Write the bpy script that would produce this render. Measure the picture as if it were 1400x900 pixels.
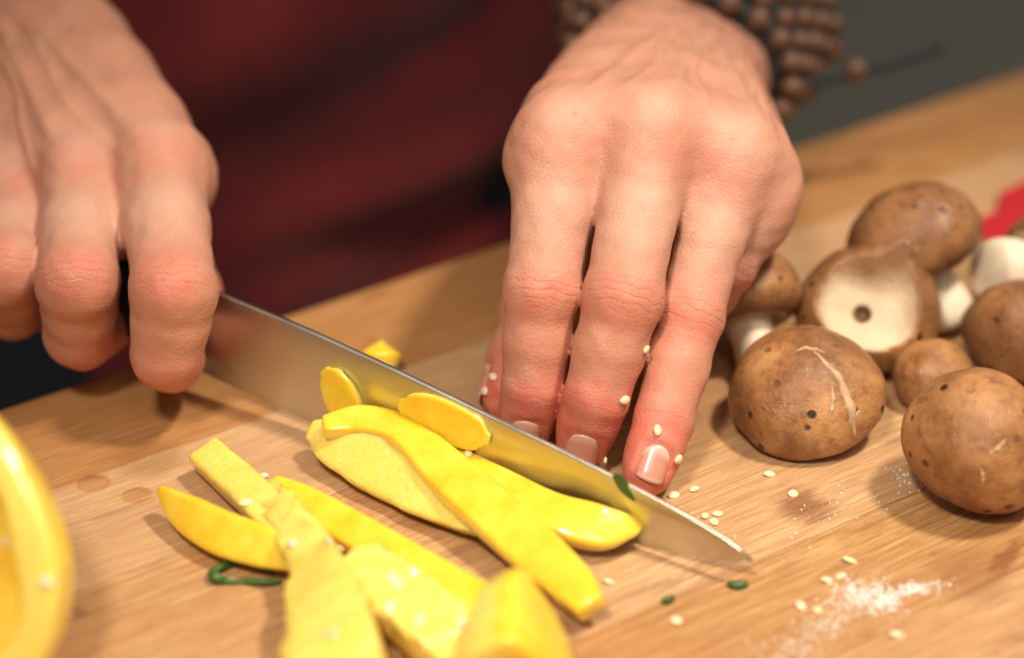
import bpy, bmesh, math, random
import numpy as np
from mathutils import Vector, Matrix

for o in list(bpy.data.objects):
    bpy.data.objects.remove(o)
SC = bpy.context.scene
COL = SC.collection
rng = np.random.default_rng(7)
random.seed(7)

# ------------------------------------------------------------------ camera
PITCH = math.radians(31.0)
DIST = 700.0            # mm from the lens to the worktop point at the picture centre
FPX = 3220.0            # focal length in pixels of the 1400 px wide photograph
SP, CP = math.sin(PITCH), math.cos(PITCH)
CAM = np.array([0.0, -DIST * CP, DIST * SP])
FWD = np.array([0.0, CP, -SP])
UP = np.array([0.0, SP, CP])
RIGHT = np.array([1.0, 0.0, 0.0])

cam_data = bpy.data.cameras.new('camera')
cam = bpy.data.objects.new('camera', cam_data)
COL.objects.link(cam)
cam.location = CAM * 0.001
cam.rotation_euler = (math.pi / 2 - PITCH, 0, 0)
cam_data.sensor_width = 36.0
cam_data.lens = 36.0 * FPX / 1400.0
cam_data.clip_start = 0.02
cam_data.clip_end = 50
cam_data.dof.use_dof = True
cam_data.dof.focus_distance = 0.626
cam_data.dof.aperture_fstop = 3.6
SC.camera = cam

# ------------------------------------------------------------------ light
world = bpy.data.worlds.new('World')
SC.world = world
world.use_nodes = True
bg = world.node_tree.nodes['Background']
bg.inputs[0].default_value = (0.95, 0.80, 0.66, 1)
bg.inputs[1].default_value = 0.25


def lamp(name, loc, aim, power, radius, cone, color):
    d = bpy.data.lights.new(name, 'SPOT')
    d.shadow_soft_size = radius
    d.spot_size = math.radians(cone)
    d.spot_blend = 1.0
    d.energy = power
    d.color = color
    o = bpy.data.objects.new(name, d)
    COL.objects.link(o)
    o.location = loc
    o.rotation_euler = (Vector(aim) - Vector(loc)).to_track_quat('-Z', 'Y').to_euler()
    return o


WARM = (1.0, 0.87, 0.72)
lamp('ceiling_or_fill_spot', (0.46, -0.10, 1.05), (0.08, -0.13, 0), 54.0, 0.07, 44, WARM)
lamp('ceiling_or_fill_spot', (-0.22, -0.66, 1.00), (0.06, -0.18, 0), 44.0, 0.08, 37, WARM)
lamp('ceiling_or_fill_spot', (0.22, -0.95, 1.25), (0.05, -0.13, 0), 13.0, 0.22, 40, WARM)  # added soft front fill, not a known lamp of the room

SC.view_settings.view_transform = 'Standard'
SC.view_settings.look = 'None'
SC.view_settings.exposure = 0.0
SC.view_settings.gamma = 1.0
SC.view_settings.use_curve_mapping = False
SC.render.engine = 'CYCLES'
SC.cycles.use_denoising = True
SC.cycles.max_bounces = 8


# ------------------------------------------------------------------ helpers
def W(px, py, d):
    """photograph pixel + distance along the view axis (mm) -> point (mm)"""
    return CAM + FWD * d + RIGHT * ((px - 700) / FPX * d) - UP * ((py - 450) / FPX * d)


def G(px, py, z=0.0):
    """photograph pixel -> point (mm) at height z above the worktop"""
    r = FWD + RIGHT * ((px - 700) / FPX) - UP * ((py - 450) / FPX)
    return CAM + r * ((z - CAM[2]) / r[2])


def unit(v):
    v = np.asarray(v, float)
    return v / np.linalg.norm(v)


def smin(a, b, k):
    h = np.clip(0.5 + 0.5 * (b - a) / k, 0, 1)
    return b + (a - b) * h - k * h * (1 - h)


def tag(o, label=None, cat=None, group=None, kind=None):
    if label: o['label'] = label
    if cat: o['category'] = cat
    if group: o['group'] = group
    if kind: o['kind'] = kind
    return o


def link(name, mesh, parent=None, material=None):
    o = bpy.data.objects.new(name, mesh)
    COL.objects.link(o)
    if parent: o.parent = parent
    if material is not None and len(mesh.materials) == 0: mesh.materials.append(material)
    return o


def empty(name, loc_mm=(0, 0, 0)):
    o = bpy.data.objects.new(name, None)
    COL.objects.link(o)
    o.empty_display_size = 0.01
    o.location = np.asarray(loc_mm) * 0.001
    bpy.context.view_layer.update()
    return o


def mesh_from(name, verts_mm, faces, smooth=True, attrs=None, origin=(0, 0, 0)):
    m = bpy.data.meshes.new(name)
    v = (np.asarray(verts_mm, float) - np.asarray(origin, float)) * 0.001
    m.from_pydata(v.tolist(), [], faces if isinstance(faces, list) else faces.tolist())
    if smooth: m.polygons.foreach_set('use_smooth', [True] * len(m.polygons))
    for k, a in (attrs or {}).items():
        at = m.attributes.new(k, 'FLOAT', 'POINT')
        at.data.foreach_set('value', np.asarray(a, np.float32))
    m.update()
    return m


class Field:
    """signed distance grid in mm"""
    def __init__(s, lo, hi, h):
        s.h = h
        s.lo = np.asarray(lo, float)
        n = np.ceil((np.asarray(hi) - s.lo) / h).astype(int) + 1
        s.ax = [s.lo[i] + h * np.arange(n[i]) for i in range(3)]
        s.n = n

    def new(s):
        return np.full(s.n, 60.0, np.float32)

    def box(s, lo, hi):
        sl = []
        for i in range(3):
            a = int(np.clip(np.floor((lo[i] - s.lo[i]) / s.h), 0, s.n[i]))
            b = int(np.clip(np.ceil((hi[i] - s.lo[i]) / s.h) + 1, 0, s.n[i]))
            sl.append(slice(a, b))
        sl = tuple(sl)
        X = s.ax[0][sl[0]][:, None, None]; Y = s.ax[1][sl[1]][None, :, None]; Z = s.ax[2][sl[2]][None, None, :]
        return sl, X, Y, Z

    def cone(s, F, a, b, ra, rb, k):
        a = np.asarray(a, float); b = np.asarray(b, float)
        m = max(ra, rb) + k + 5
        sl, X, Y, Z = s.box(np.minimum(a, b) - m, np.maximum(a, b) + m)
        if 0 in F[sl].shape: return
        ab = b - a; L2 = max(ab @ ab, 1e-9)
        px, py, pz = X - a[0], Y - a[1], Z - a[2]
        t = np.clip((px * ab[0] + py * ab[1] + pz * ab[2]) / L2, 0, 1)
        d = np.sqrt((px - t * ab[0]) ** 2 + (py - t * ab[1]) ** 2 + (pz - t * ab[2]) ** 2) - (ra + (rb - ra) * t)
        F[sl] = smin(F[sl], d, k) if k > 0 else np.minimum(F[sl], d)

    def ball(s, F, c, r, k):
        s.cone(F, c, np.asarray(c) + 1e-4, r, r, k)

    def grids(s):
        return np.meshgrid(*s.ax, indexing='ij')


def surface_nets(F, lo, h, smooth=1):
    S = F < 0
    nx, ny, nz = F.shape
    corners = [(i, j, k) for i in (0, 1) for j in (0, 1) for k in (0, 1)]
    cnt = np.zeros((nx - 1, ny - 1, nz - 1), np.int8)
    for i, j, k in corners:
        cnt += S[i:nx - 1 + i, j:ny - 1 + j, k:nz - 1 + k]
    mask = (cnt > 0) & (cnt < 8)
    idx = np.full(mask.shape, -1, np.int64)
    cells = np.argwhere(mask)
    idx[mask] = np.arange(len(cells))
    acc = np.zeros((len(cells), 3)); w = np.zeros(len(cells))
    for a in corners:
        for ax in range(3):
            if a[ax]: continue
            b = list(a); b[ax] = 1
            fa = F[cells[:, 0] + a[0], cells[:, 1] + a[1], cells[:, 2] + a[2]]
            fb = F[cells[:, 0] + b[0], cells[:, 1] + b[1], cells[:, 2] + b[2]]
            cr = (fa < 0) != (fb < 0)
            t = np.where(cr, fa / np.where(cr, fa - fb, 1), 0)
            p = np.tile(np.array(a, float), (len(cells), 1)); p[:, ax] += t
            acc += p * cr[:, None]; w += cr
    V = (cells + acc / w[:, None]) * h + lo
    faces = []
    for ax in range(3):
        u, v = (ax + 1) % 3, (ax + 2) % 3
        sa = [slice(None)] * 3; sb = [slice(None)] * 3
        sa[ax] = slice(0, -1); sb[ax] = slice(1, None)
        A = S[tuple(sa)]; B = S[tuple(sb)]
        e = np.argwhere(A != B)
        e = e[(e[:, u] > 0) & (e[:, v] > 0) & (e[:, u] < F.shape[u] - 1) & (e[:, v] < F.shape[v] - 1)]
        q = []
        for du, dv in ((-1, -1), (0, -1), (0, 0), (-1, 0)):
            c = e.copy(); c[:, u] += du; c[:, v] += dv
            q.append(idx[c[:, 0], c[:, 1], c[:, 2]])
        q = np.stack(q, 1)
        ins = A[e[:, 0], e[:, 1], e[:, 2]]
        q[~ins] = q[~ins][:, ::-1]
        faces.append(q)
    Q = np.concatenate(faces)
    Q = Q[(Q >= 0).all(1)]
    E = np.concatenate([Q[:, [0, 1]], Q[:, [1, 2]], Q[:, [2, 3]], Q[:, [3, 0]]])
    E = np.concatenate([E, E[:, ::-1]])
    deg = np.bincount(E[:, 0], minlength=len(V)).astype(float)[:, None]
    for it in range(smooth * 2):
        s = np.stack([np.bincount(E[:, 0], weights=V[E[:, 1], c], minlength=len(V)) for c in range(3)], 1) / np.maximum(deg, 1)
        V = V + (0.55 if it % 2 == 0 else -0.57) * (s - V)      # Taubin: smooths without shrinking
    return V, Q


def vnoise(P, freq, seed=0):
    """cheap smooth 3d noise for numpy points, about -1..1"""
    r = np.random.default_rng(seed)
    out = np.zeros(P.shape[:-1])
    for i in range(7):
        d = r.normal(size=3); d *= freq * (0.6 + 0.9 * r.random()) / np.linalg.norm(d)
        out += np.sin(P @ d * 2 * math.pi + r.random() * 6.28)
    return out / 3.2


def catmull(pts, n):
    P = np.asarray(pts, float)
    P = np.vstack([2 * P[0] - P[1], P, 2 * P[-1] - P[-2]])
    out = []
    m = len(P) - 3
    for i in range(n):
        t = i / (n - 1) * m
        k = min(int(t), m - 1); t -= k
        a, b, c, d = P[k], P[k + 1], P[k + 2], P[k + 3]
        out.append(0.5 * (2 * b + (c - a) * t + (2 * a - 5 * b + 4 * c - d) * t * t + (3 * b - a - 3 * c + d) * t ** 3))
    return np.array(out)


# ------------------------------------------------------------------ materials
class NT:
    def __init__(s, name):
        s.m = bpy.data.materials.new(name)
        s.m.use_nodes = True
        s.t = s.m.node_tree
        s.b = s.t.nodes['Principled BSDF']

    def n(s, typ, props=None, **ins):
        nd = s.t.nodes.new(typ)
        for k, v in (props or {}).items(): setattr(nd, k, v)
        for k, v in ins.items():
            key = k.replace('_', ' ')
            sock = nd.inputs[int(k[1:])] if k[0] == 'i' and k[1:].isdigit() else nd.inputs[key]
            s.put(sock, v)
        return nd

    def put(s, sock, v):
        if isinstance(v, bpy.types.NodeSocket): s.t.links.new(v, sock)
        elif isinstance(v, bpy.types.Node): s.t.links.new(v.outputs[0], sock)
        else: sock.default_value = v

    def set(s, **kw):
        for k, v in kw.items(): s.put(s.b.inputs[k.replace('_', ' ')], v)

    def attr(s, name):
        return s.n('ShaderNodeAttribute', dict(attribute_name=name)).outputs['Fac']

    def co(s, out='Object', scale=(1, 1, 1), rot=(0, 0, 0)):
        c = s.n('ShaderNodeTexCoord').outputs[out]
        return s.n('ShaderNodeMapping', None, Vector=c, Scale=scale, Rotation=rot).outputs[0]

    def noise(s, vec, scale, detail=4, rough=0.55, dist=0.0):
        return s.n('ShaderNodeTexNoise', None, Vector=vec, Scale=scale, Detail=detail, Roughness=rough, Distortion=dist).outputs['Fac']

    def ramp(s, fac, stops):
        r = s.n('ShaderNodeValToRGB', None, Fac=fac)
        e = r.color_ramp.elements
        while len(e) < len(stops): e.new(0.5)
        for el, (p, c) in zip(e, stops):
            el.position = p
            el.color = (*c, 1) if hasattr(c, '__len__') else (c, c, c, 1)
        return r.outputs[0]

    def mix(s, fac, a, b, mode='MIX'):
        m = s.n('ShaderNodeMix', dict(data_type='RGBA', blend_type=mode))
        s.put(m.inputs[0], fac)
        for sock, v in ((m.inputs[6], a), (m.inputs[7], b)):
            s.put(sock, (*v, 1) if isinstance(v, tuple) and len(v) == 3 else v)
        return m.outputs[2]

    def math(s, op, a, b=0.0, clamp=False):
        m = s.n('ShaderNodeMath', dict(operation=op, use_clamp=clamp))
        s.put(m.inputs[0], a); s.put(m.inputs[1], b)
        return m.outputs[0]

    def bump(s, height, strength=0.3, dist=0.001, normal=None):
        b = s.n('ShaderNodeBump', None, Height=height, Strength=strength, Distance=dist)
        if normal is not None: s.put(b.inputs['Normal'], normal)
        return b.outputs[0]


def m_skin():
    t = NT('skin')
    co = t.co()
    red = t.attr('red'); pale = t.attr('pale'); wmask = t.attr('wmask'); wt = t.attr('wt')
    n1 = t.noise(co, 70, 5); n2 = t.noise(co, 330, 4); n3 = t.noise(co, 1500, 3)
    base = t.mix(n1, (0.47, 0.228, 0.148), (0.60, 0.335, 0.232))
    base = t.mix(t.math('MULTIPLY', n2, 0.30), base, (0.60, 0.22, 0.14))
    r2 = t.math('MULTIPLY', red, t.ramp(t.noise(co, 150, 5, 0.7), [(0.30, 0.25), (0.66, 1.25)]), True)
    blot = t.ramp(t.noise(co, 95, 6, 0.7, 0.8), [(0.47, 0.0), (0.68, 0.55)])
    base = t.mix(blot, base, (0.58, 0.235, 0.16))
    base = t.mix(r2, base, (0.62, 0.155, 0.105))
    base = t.mix(t.math('MULTIPLY', pale, 0.55), base, (0.68, 0.46, 0.355))
    frk = t.ramp(t.noise(co, 260, 2), [(0.70, 0.0), (0.78, 1.0)])
    base = t.mix(t.math('MULTIPLY', frk, 0.42), base, (0.34, 0.13, 0.07))
    wv = t.math('SINE', t.math('ADD', t.math('MULTIPLY', wt, 2.5), t.math('MULTIPLY', t.noise(co, 210, 3), 11.0)))
    crease = t.math('MULTIPLY', t.math('POWER', t.math('MAXIMUM', wv, 0.0), 2.0), wmask)
    base = t.mix(t.math('MULTIPLY', crease, 0.14), base, (0.42, 0.12, 0.075))
    vor = t.n('ShaderNodeTexVoronoi', dict(feature='DISTANCE_TO_EDGE'), Vector=co, Scale=780.0).outputs['Distance']
    cells = t.math('MINIMUM', t.math('MULTIPLY', vor, 4.0), 1.0)
    h = t.math('ADD', t.math('MULTIPLY', cells, 0.12), t.math('MULTIPLY', n3, 0.10))
    h = t.math('ADD', h, t.math('MULTIPLY', n2, 0.35))
    h = t.math('SUBTRACT', h, t.math('MULTIPLY', crease, 0.27))
    t.set(Base_Color=base, Roughness=t.ramp(n2, [(0.3, 0.46), (0.7, 0.64)]), Normal=t.bump(h, 0.62, 0.0007),
          Subsurface_Weight=0.14, Subsurface_Radius=(1.0, 0.35, 0.18), Subsurface_Scale=0.004, Specular_IOR_Level=0.42)
    return t.m


def m_nail():
    t = NT('nail')
    n = t.noise(t.co(), 240, 3)
    v = t.attr('along')
    c = t.mix(n, (0.58, 0.23, 0.165), (0.65, 0.31, 0.235))
    c = t.mix(t.ramp(v, [(0.86, 0.0), (0.96, 0.6)]), c, (0.74, 0.55, 0.44))
    c = t.mix(t.ramp(v, [(0.08, 1.0), (0.30, 0.0)]), c, (0.78, 0.48, 0.39))
    t.set(Base_Color=c, Roughness=0.28, Subsurface_Weight=0.2, Subsurface_Radius=(1, .4, .25), Subsurface_Scale=0.002,
          Coat_Weight=0.25, Coat_Roughness=0.12)
    return t.m


def m_wood():
    t = NT('oiled_wood')
    oi = t.n('ShaderNodeObjectInfo').outputs['Random']
    tone = t.attr('tone')
    pos = t.n('ShaderNodeTexCoord').outputs['Object']
    off = t.n('ShaderNodeCombineXYZ', None, X=t.math('MULTIPLY', oi, 7.0), Y=t.math('MULTIPLY', oi, 3.0), Z=0.0).outputs[0]
    p = t.n('ShaderNodeVectorMath', dict(operation='ADD')); t.put(p.inputs[0], pos); t.put(p.inputs[1], off); p = p.outputs[0]
    mp = lambda sc: t.n('ShaderNodeMapping', None, Vector=p, Scale=sc).outputs[0]
    broad = t.noise(mp((3.0, 26, 26)), 1.6, 4, 0.6, 0.4)
    grain = t.noise(mp((7, 190, 190)), 3.2, 5, 0.65)
    fine = t.noise(mp((22, 760, 760)), 3.0, 3, 0.7)
    patch = t.noise(p, 16, 4, 0.6)
    stain = t.noise(mp((26, 70, 70)), 1.0, 6, 0.62, 0.6)
    c = t.ramp(broad, [(0.25, (0.38, 0.200, 0.072)), (0.55, (0.545, 0.345, 0.148)), (0.80, (0.64, 0.435, 0.210))])
    c = t.mix(t.math('MULTIPLY', t.ramp(grain, [(0.42, 1.0), (0.56, 0.0)]), 0.72), c, (0.33, 0.140, 0.045))
    c = t.mix(t.math('MULTIPLY', t.ramp(fine, [(0.43, 1.0), (0.53, 0.0)]), 0.70), c, (0.30, 0.125, 0.045))
    c = t.mix(t.math('MULTIPLY', t.ramp(fine, [(0.54, 0.0), (0.66, 1.0)]), 0.30), c, (0.72, 0.47, 0.245))
    c = t.mix(t.math('MULTIPLY', t.ramp(patch, [(0.42, 0.0), (0.70, 1.0)]), 0.45), c, (0.40, 0.165, 0.060))
    c = t.mix(t.math('MULTIPLY', t.ramp(stain, [(0.60, 0.0), (0.67, 1.0)]), 0.70), c, (0.20, 0.066, 0.024))
    c = t.mix(t.ramp(tone, [(0.0, 0.75), (0.5, 0.0), (1.0, 0.0)]), c, (0.40, 0.185, 0.062))
    c = t.mix(t.ramp(tone, [(0.5, 0.0), (1.0, 0.60)]), c, (0.74, 0.55, 0.35))
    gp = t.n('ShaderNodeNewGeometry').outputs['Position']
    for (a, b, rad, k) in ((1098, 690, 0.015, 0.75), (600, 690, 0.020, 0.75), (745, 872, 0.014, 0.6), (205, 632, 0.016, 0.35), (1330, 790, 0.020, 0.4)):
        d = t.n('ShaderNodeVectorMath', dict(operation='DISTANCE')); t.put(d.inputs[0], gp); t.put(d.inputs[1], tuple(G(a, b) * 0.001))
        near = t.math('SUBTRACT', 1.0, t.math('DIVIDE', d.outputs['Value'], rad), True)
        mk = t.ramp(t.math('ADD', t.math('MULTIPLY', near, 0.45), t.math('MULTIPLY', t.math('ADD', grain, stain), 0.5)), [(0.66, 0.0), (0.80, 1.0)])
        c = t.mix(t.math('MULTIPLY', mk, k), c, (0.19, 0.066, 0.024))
    h = t.math('ADD', t.math('MULTIPLY', grain, 0.5), t.math('MULTIPLY', fine, 0.6))
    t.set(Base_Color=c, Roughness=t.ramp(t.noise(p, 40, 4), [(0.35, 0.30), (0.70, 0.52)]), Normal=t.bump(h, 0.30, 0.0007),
          Specular_IOR_Level=0.45)
    return t.m


def m_pepper():
    t = NT('yellow_pepper')
    co = t.co()
    sk = t.attr('skin')
    n = t.noise(co, 110, 4); f = t.noise(co, 700, 4)
    v = t.n('ShaderNodeTexVoronoi', None, Vector=co, Scale=620.0).outputs['Distance']
    flesh = t.mix(n, (0.86, 0.63, 0.065), (0.90, 0.76, 0.20))
    flesh = t.mix(t.math('MULTIPLY', t.ramp(f, [(0.45, 0.0), (0.75, 1.0)]), 0.45), flesh, (0.90, 0.80, 0.36))
    skin = t.mix(t.ramp(n, [(0.30, 0.0), (0.70, 1.0)]), (0.86, 0.52, 0.016), (0.90, 0.70, 0.075))
    c = t.mix(sk, flesh, skin)
    h = t.math('MULTIPLY', t.math('ADD', v, f), t.math('SUBTRACT', 1.0, sk, True))
    t.set(Base_Color=c, Roughness=t.ramp(t.noise(co, 210, 3), [(0.42, 0.34), (0.62, 0.11)]), Normal=t.bump(t.math('ADD', t.math('MULTIPLY', h, 0.45), t.math('MULTIPLY', n, 1.2)), 0.35, 0.0008),
          Coat_Weight=0.55, Coat_Roughness=0.07, Subsurface_Weight=0.5, Subsurface_Radius=(1.0, 0.8, 0.15), Subsurface_Scale=0.005, Specular_IOR_Level=0.5)
    return t.m


def m_cap():
    t = NT('mushroom_cap')
    co = t.co()
    fl = t.attr('flesh'); dark = t.attr('dark')
    n = t.noise(co, 60, 6, 0.6, 0.5); m = t.noise(co, 240, 5, 0.65); f = t.noise(co, 1100, 3)
    c = t.ramp(n, [(0.28, (0.17, 0.066, 0.022)), (0.50, (0.37, 0.170, 0.060)), (0.72, (0.56, 0.295, 0.118))])
    c = t.mix(t.math('MULTIPLY', t.ramp(m, [(0.49, 0.0), (0.68, 1.0)]), 0.55), c, (0.12, 0.046, 0.020))
    c = t.mix(t.math('MULTIPLY', t.ramp(m, [(0.28, 1.0), (0.40, 0.0)]), 0.40), c, (0.50, 0.29, 0.15))
    v = t.n('ShaderNodeTexVoronoi', dict(), Vector=t.co('Object'), Scale=150.0)
    pit = t.math('MULTIPLY', t.ramp(v.outputs['Distance'], [(0.12, 1.0), (0.22, 0.0)]),
                 t.ramp(t.noise(co, 48, 2), [(0.44, 0.0), (0.48, 1.0)]))
    c = t.mix(pit, c, (0.022, 0.010, 0.007))
    c = t.mix(t.math('MULTIPLY', dark, 0.85), c, (0.085, 0.036, 0.018))
    fle = t.mix(n, (0.52, 0.36, 0.22), (0.78, 0.66, 0.48))
    c = t.mix(fl, c, fle)
    h = t.math('ADD', t.math('MULTIPLY', m, 0.9), t.math('MULTIPLY', f, 0.35))
    h = t.math('SUBTRACT', h, t.math('MULTIPLY', pit, 0.9))
    wet = t.ramp(t.noise(co, 130, 4), [(0.50, 0.52), (0.62, 0.13)])
    t.set(Base_Color=c, Roughness=t.mix(fl, wet, (0.6, 0.6, 0.6)), Normal=t.bump(h, 0.75, 0.0009), Specular_IOR_Level=0.40,
          Subsurface_Weight=0.08, Subsurface_Radius=(1, .6, .3), Subsurface_Scale=0.002)
    return t.m


def m_simple(name, a, b, scale, rough, bumpk=0.0, bdist=0.0005, sss=0.0, metal=0.0, **kw):
    t = NT(name)
    n = t.noise(t.co(), scale, 5)
    t.set(Base_Color=t.mix(n, a, b), Roughness=rough, Metallic=metal)
    if bumpk: t.set(Normal=t.bump(n, bumpk, bdist))
    if sss: t.set(Subsurface_Weight=sss, Subsurface_Radius=(1, .8, .5), Subsurface_Scale=0.002)
    t.set(**kw)
    return t.m


def m_steel():
    t = NT('brushed_steel')
    br = t.noise(t.co('Object', (30, 30, 1400)), 4.0, 4, 0.7)
    sm = t.noise(t.co(), 38, 4)
    t.set(Base_Color=t.mix(br, (0.56, 0.53, 0.48), (0.66, 0.63, 0.58)), Metallic=1.0,
          Roughness=t.ramp(sm, [(0.3, 0.27), (0.7, 0.40)]), Normal=t.bump(br, 0.06, 0.0003))
    return t.m


def m_cloth(name, a, b):
    t = NT(name)
    co = t.co()
    wv = t.n('ShaderNodeTexWave', dict(wave_type='BANDS', bands_direction='DIAGONAL'), Vector=co, Scale=420.0, Distortion=1.5).outputs['Fac']
    n = t.noise(co, 14, 4)
    c = t.mix(t.ramp(n, [(0.38, 0.0), (0.66, 1.0)]), a, b)
    t.set(Base_Color=c, Roughness=0.9, Normal=t.bump(wv, 0.25, 0.0004), Specular_IOR_Level=0.15,
          Sheen_Weight=0.15, Sheen_Roughness=0.5)
    return t.m


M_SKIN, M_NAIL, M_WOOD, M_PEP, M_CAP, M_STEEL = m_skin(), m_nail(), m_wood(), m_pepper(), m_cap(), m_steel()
M_STEM = m_simple('mushroom_stem', (0.70, 0.56, 0.40), (0.86, 0.77, 0.62), 160, 0.6, 0.3, sss=0.2)
M_SEED = m_simple('sesame_seed', (0.80, 0.62, 0.36), (0.88, 0.76, 0.52), 300, 0.42, 0.1, sss=0.2)
M_BEAD = m_simple('bead_wood', (0.060, 0.026, 0.014), (0.17, 0.078, 0.042), 330, 0.48, 0.2)
M_CORD = m_simple('dark_cord', (0.010, 0.016, 0.018), (0.022, 0.030, 0.032), 900, 0.8, 0.5)
M_HANDLE = m_simple('black_handle', (0.010, 0.014, 0.015), (0.020, 0.026, 0.026), 120, 0.42, 0.1)
M_APRON = m_cloth('apron_cotton', (0.110, 0.015, 0.020), (0.200, 0.026, 0.028))
M_SHIRT = m_cloth('navy_cotton', (0.008, 0.012, 0.020), (0.016, 0.020, 0.032))
M_WALL = m_simple('kitchen_wall', (0.30, 0.315, 0.28), (0.36, 0.365, 0.33), 4, 0.8, 0.1)
M_FLOOR = m_simple('kitchen_floor', (0.28, 0.305, 0.275), (0.36, 0.38, 0.34), 3, 0.6, 0.1)
M_HERB = m_simple('green_herb', (0.020, 0.070, 0.012), (0.065, 0.16, 0.030), 500, 0.4, 0.3)
M_RED = m_simple('red_plastic', (0.42, 0.010, 0.018), (0.50, 0.016, 0.024), 20, 0.38, 0.03)
M_FLOUR = m_simple('flour_grain', (0.80, 0.77, 0.70), (0.88, 0.86, 0.80), 900, 0.55, 0.0, sss=0.1)
M_HAIR = m_simple('fine_hair', (0.10, 0.050, 0.026), (0.16, 0.085, 0.045), 300, 0.5)
tw = NT('water'); M_WATER = tw.m
_g = tw.n('ShaderNodeBsdfGlossy', None, Roughness=0.06); _t = tw.n('ShaderNodeBsdfTransparent', None, Color=(0.93, 0.88, 0.83, 1))
_m = tw.n('ShaderNodeMixShader', None, i0=tw.n('ShaderNodeFresnel', None, IOR=1.4).outputs[0], i1=_t.outputs[0], i2=_g.outputs[0])
tw.put(tw.t.nodes['Material Output'].inputs['Surface'], _m.outputs[0])

# ------------------------------------------------------------------ the worktop, its planks, the room behind
E0, E1 = G(0, 552), G(1400, 92)                  # far edge of the worktop as the photograph shows it
EDIR = unit(E1 - E0); EN = np.array([EDIR[1], -EDIR[0], 0.0])     # EN points from the far edge to the viewer
EANG = math.atan2(EDIR[1], EDIR[0])
EMID = E0 + EDIR * ((np.zeros(3) - E0) @ EDIR)   # foot of the picture centre on the far edge

worktop = empty('worktop', EMID)
worktop.rotation_euler.z = EANG
tag(worktop, 'thick oiled wooden worktop of long glued planks under the food', 'worktop', kind='structure')
bpy.context.view_layer.update()


def plank_mesh(wid, tone, first):
    bm = bmesh.new()
    L, T, g = 900.0, 38.0, 0.18
    bmesh.ops.create_cube(bm, size=1)
    for v in bm.verts:
        v.co = Vector((v.co.x * 2 * L, v.co.y * (wid - g), v.co.z * T - T / 2)) * 0.001
    if first:
        ed = [e for e in bm.edges if all(v.co.y > 0 for v in e.verts) and all(v.co.z > -0.001 for v in e.verts)]
        bmesh.ops.bevel(bm, geom=ed, offset=0.005, segments=5, affect='EDGES', profile=0.5)
    ed = [e for e in bm.edges if abs((e.verts[0].co - e.verts[1].co).normalized().x) > 0.99 and e.verts[0].co.z > -0.0001 and e.calc_face_angle(0) > 1]
    bmesh.ops.bevel(bm, geom=ed, offset=0.00022, segments=1, affect='EDGES')
    m = bpy.data.meshes.new('plank')
    bm.to_mesh(m); bm.free()
    at = m.attributes.new('tone', 'FLOAT', 'POINT')
    at.data.foreach_set('value', [tone] * len(m.vertices))
    return m


widths = [48, 43, 41, 46, 40, 44, 42, 45, 40, 46, 43, 44]
tones = [0.16, 0.72, 0.58, 0.66, 0.48, 0.60, 0.52, 0.66, 0.56, 0.5, 0.6, 0.5]
yy = 0.0
for i, (w_, tn) in enumerate(zip(widths, tones)):
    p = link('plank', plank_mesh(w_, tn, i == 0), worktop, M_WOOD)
    p.location = (0.013 * (i % 3), -(yy + w_ / 2) * 0.001, 0)
    yy += w_


def box_obj(name, lo, hi, mat, **kw):
    lo = np.asarray(lo, float); hi = np.asarray(hi, float)
    bm = bmesh.new(); bmesh.ops.create_cube(bm, size=1)
    for v in bm.verts:
        v.co = Vector(((lo + hi) / 2 + (hi - lo) * np.array(v.co)) * 0.001)
    m = bpy.data.meshes.new(name); bm.to_mesh(m); bm.free()
    return link(name, m, None, mat)


def frame_obj(name, e0, e1, n0, n1, z0, z1, mat):
    o = box_obj(name, (e0, -n1, z0), (e1, -n0, z1), mat)
    o.location = EMID * 0.001; o.rotation_euler.z = EANG
    return o


tag(frame_obj('floor', -3000, 3000, -2500, 1500, -960, -920, M_FLOOR), 'dim grey kitchen floor behind the worktop', 'floor', kind='structure')
tag(frame_obj('wall', -3000, 3000, -2560, -2500, -920, 1800, M_WALL), 'dim grey green kitchen wall far behind the cook', 'wall', kind='structure')

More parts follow.
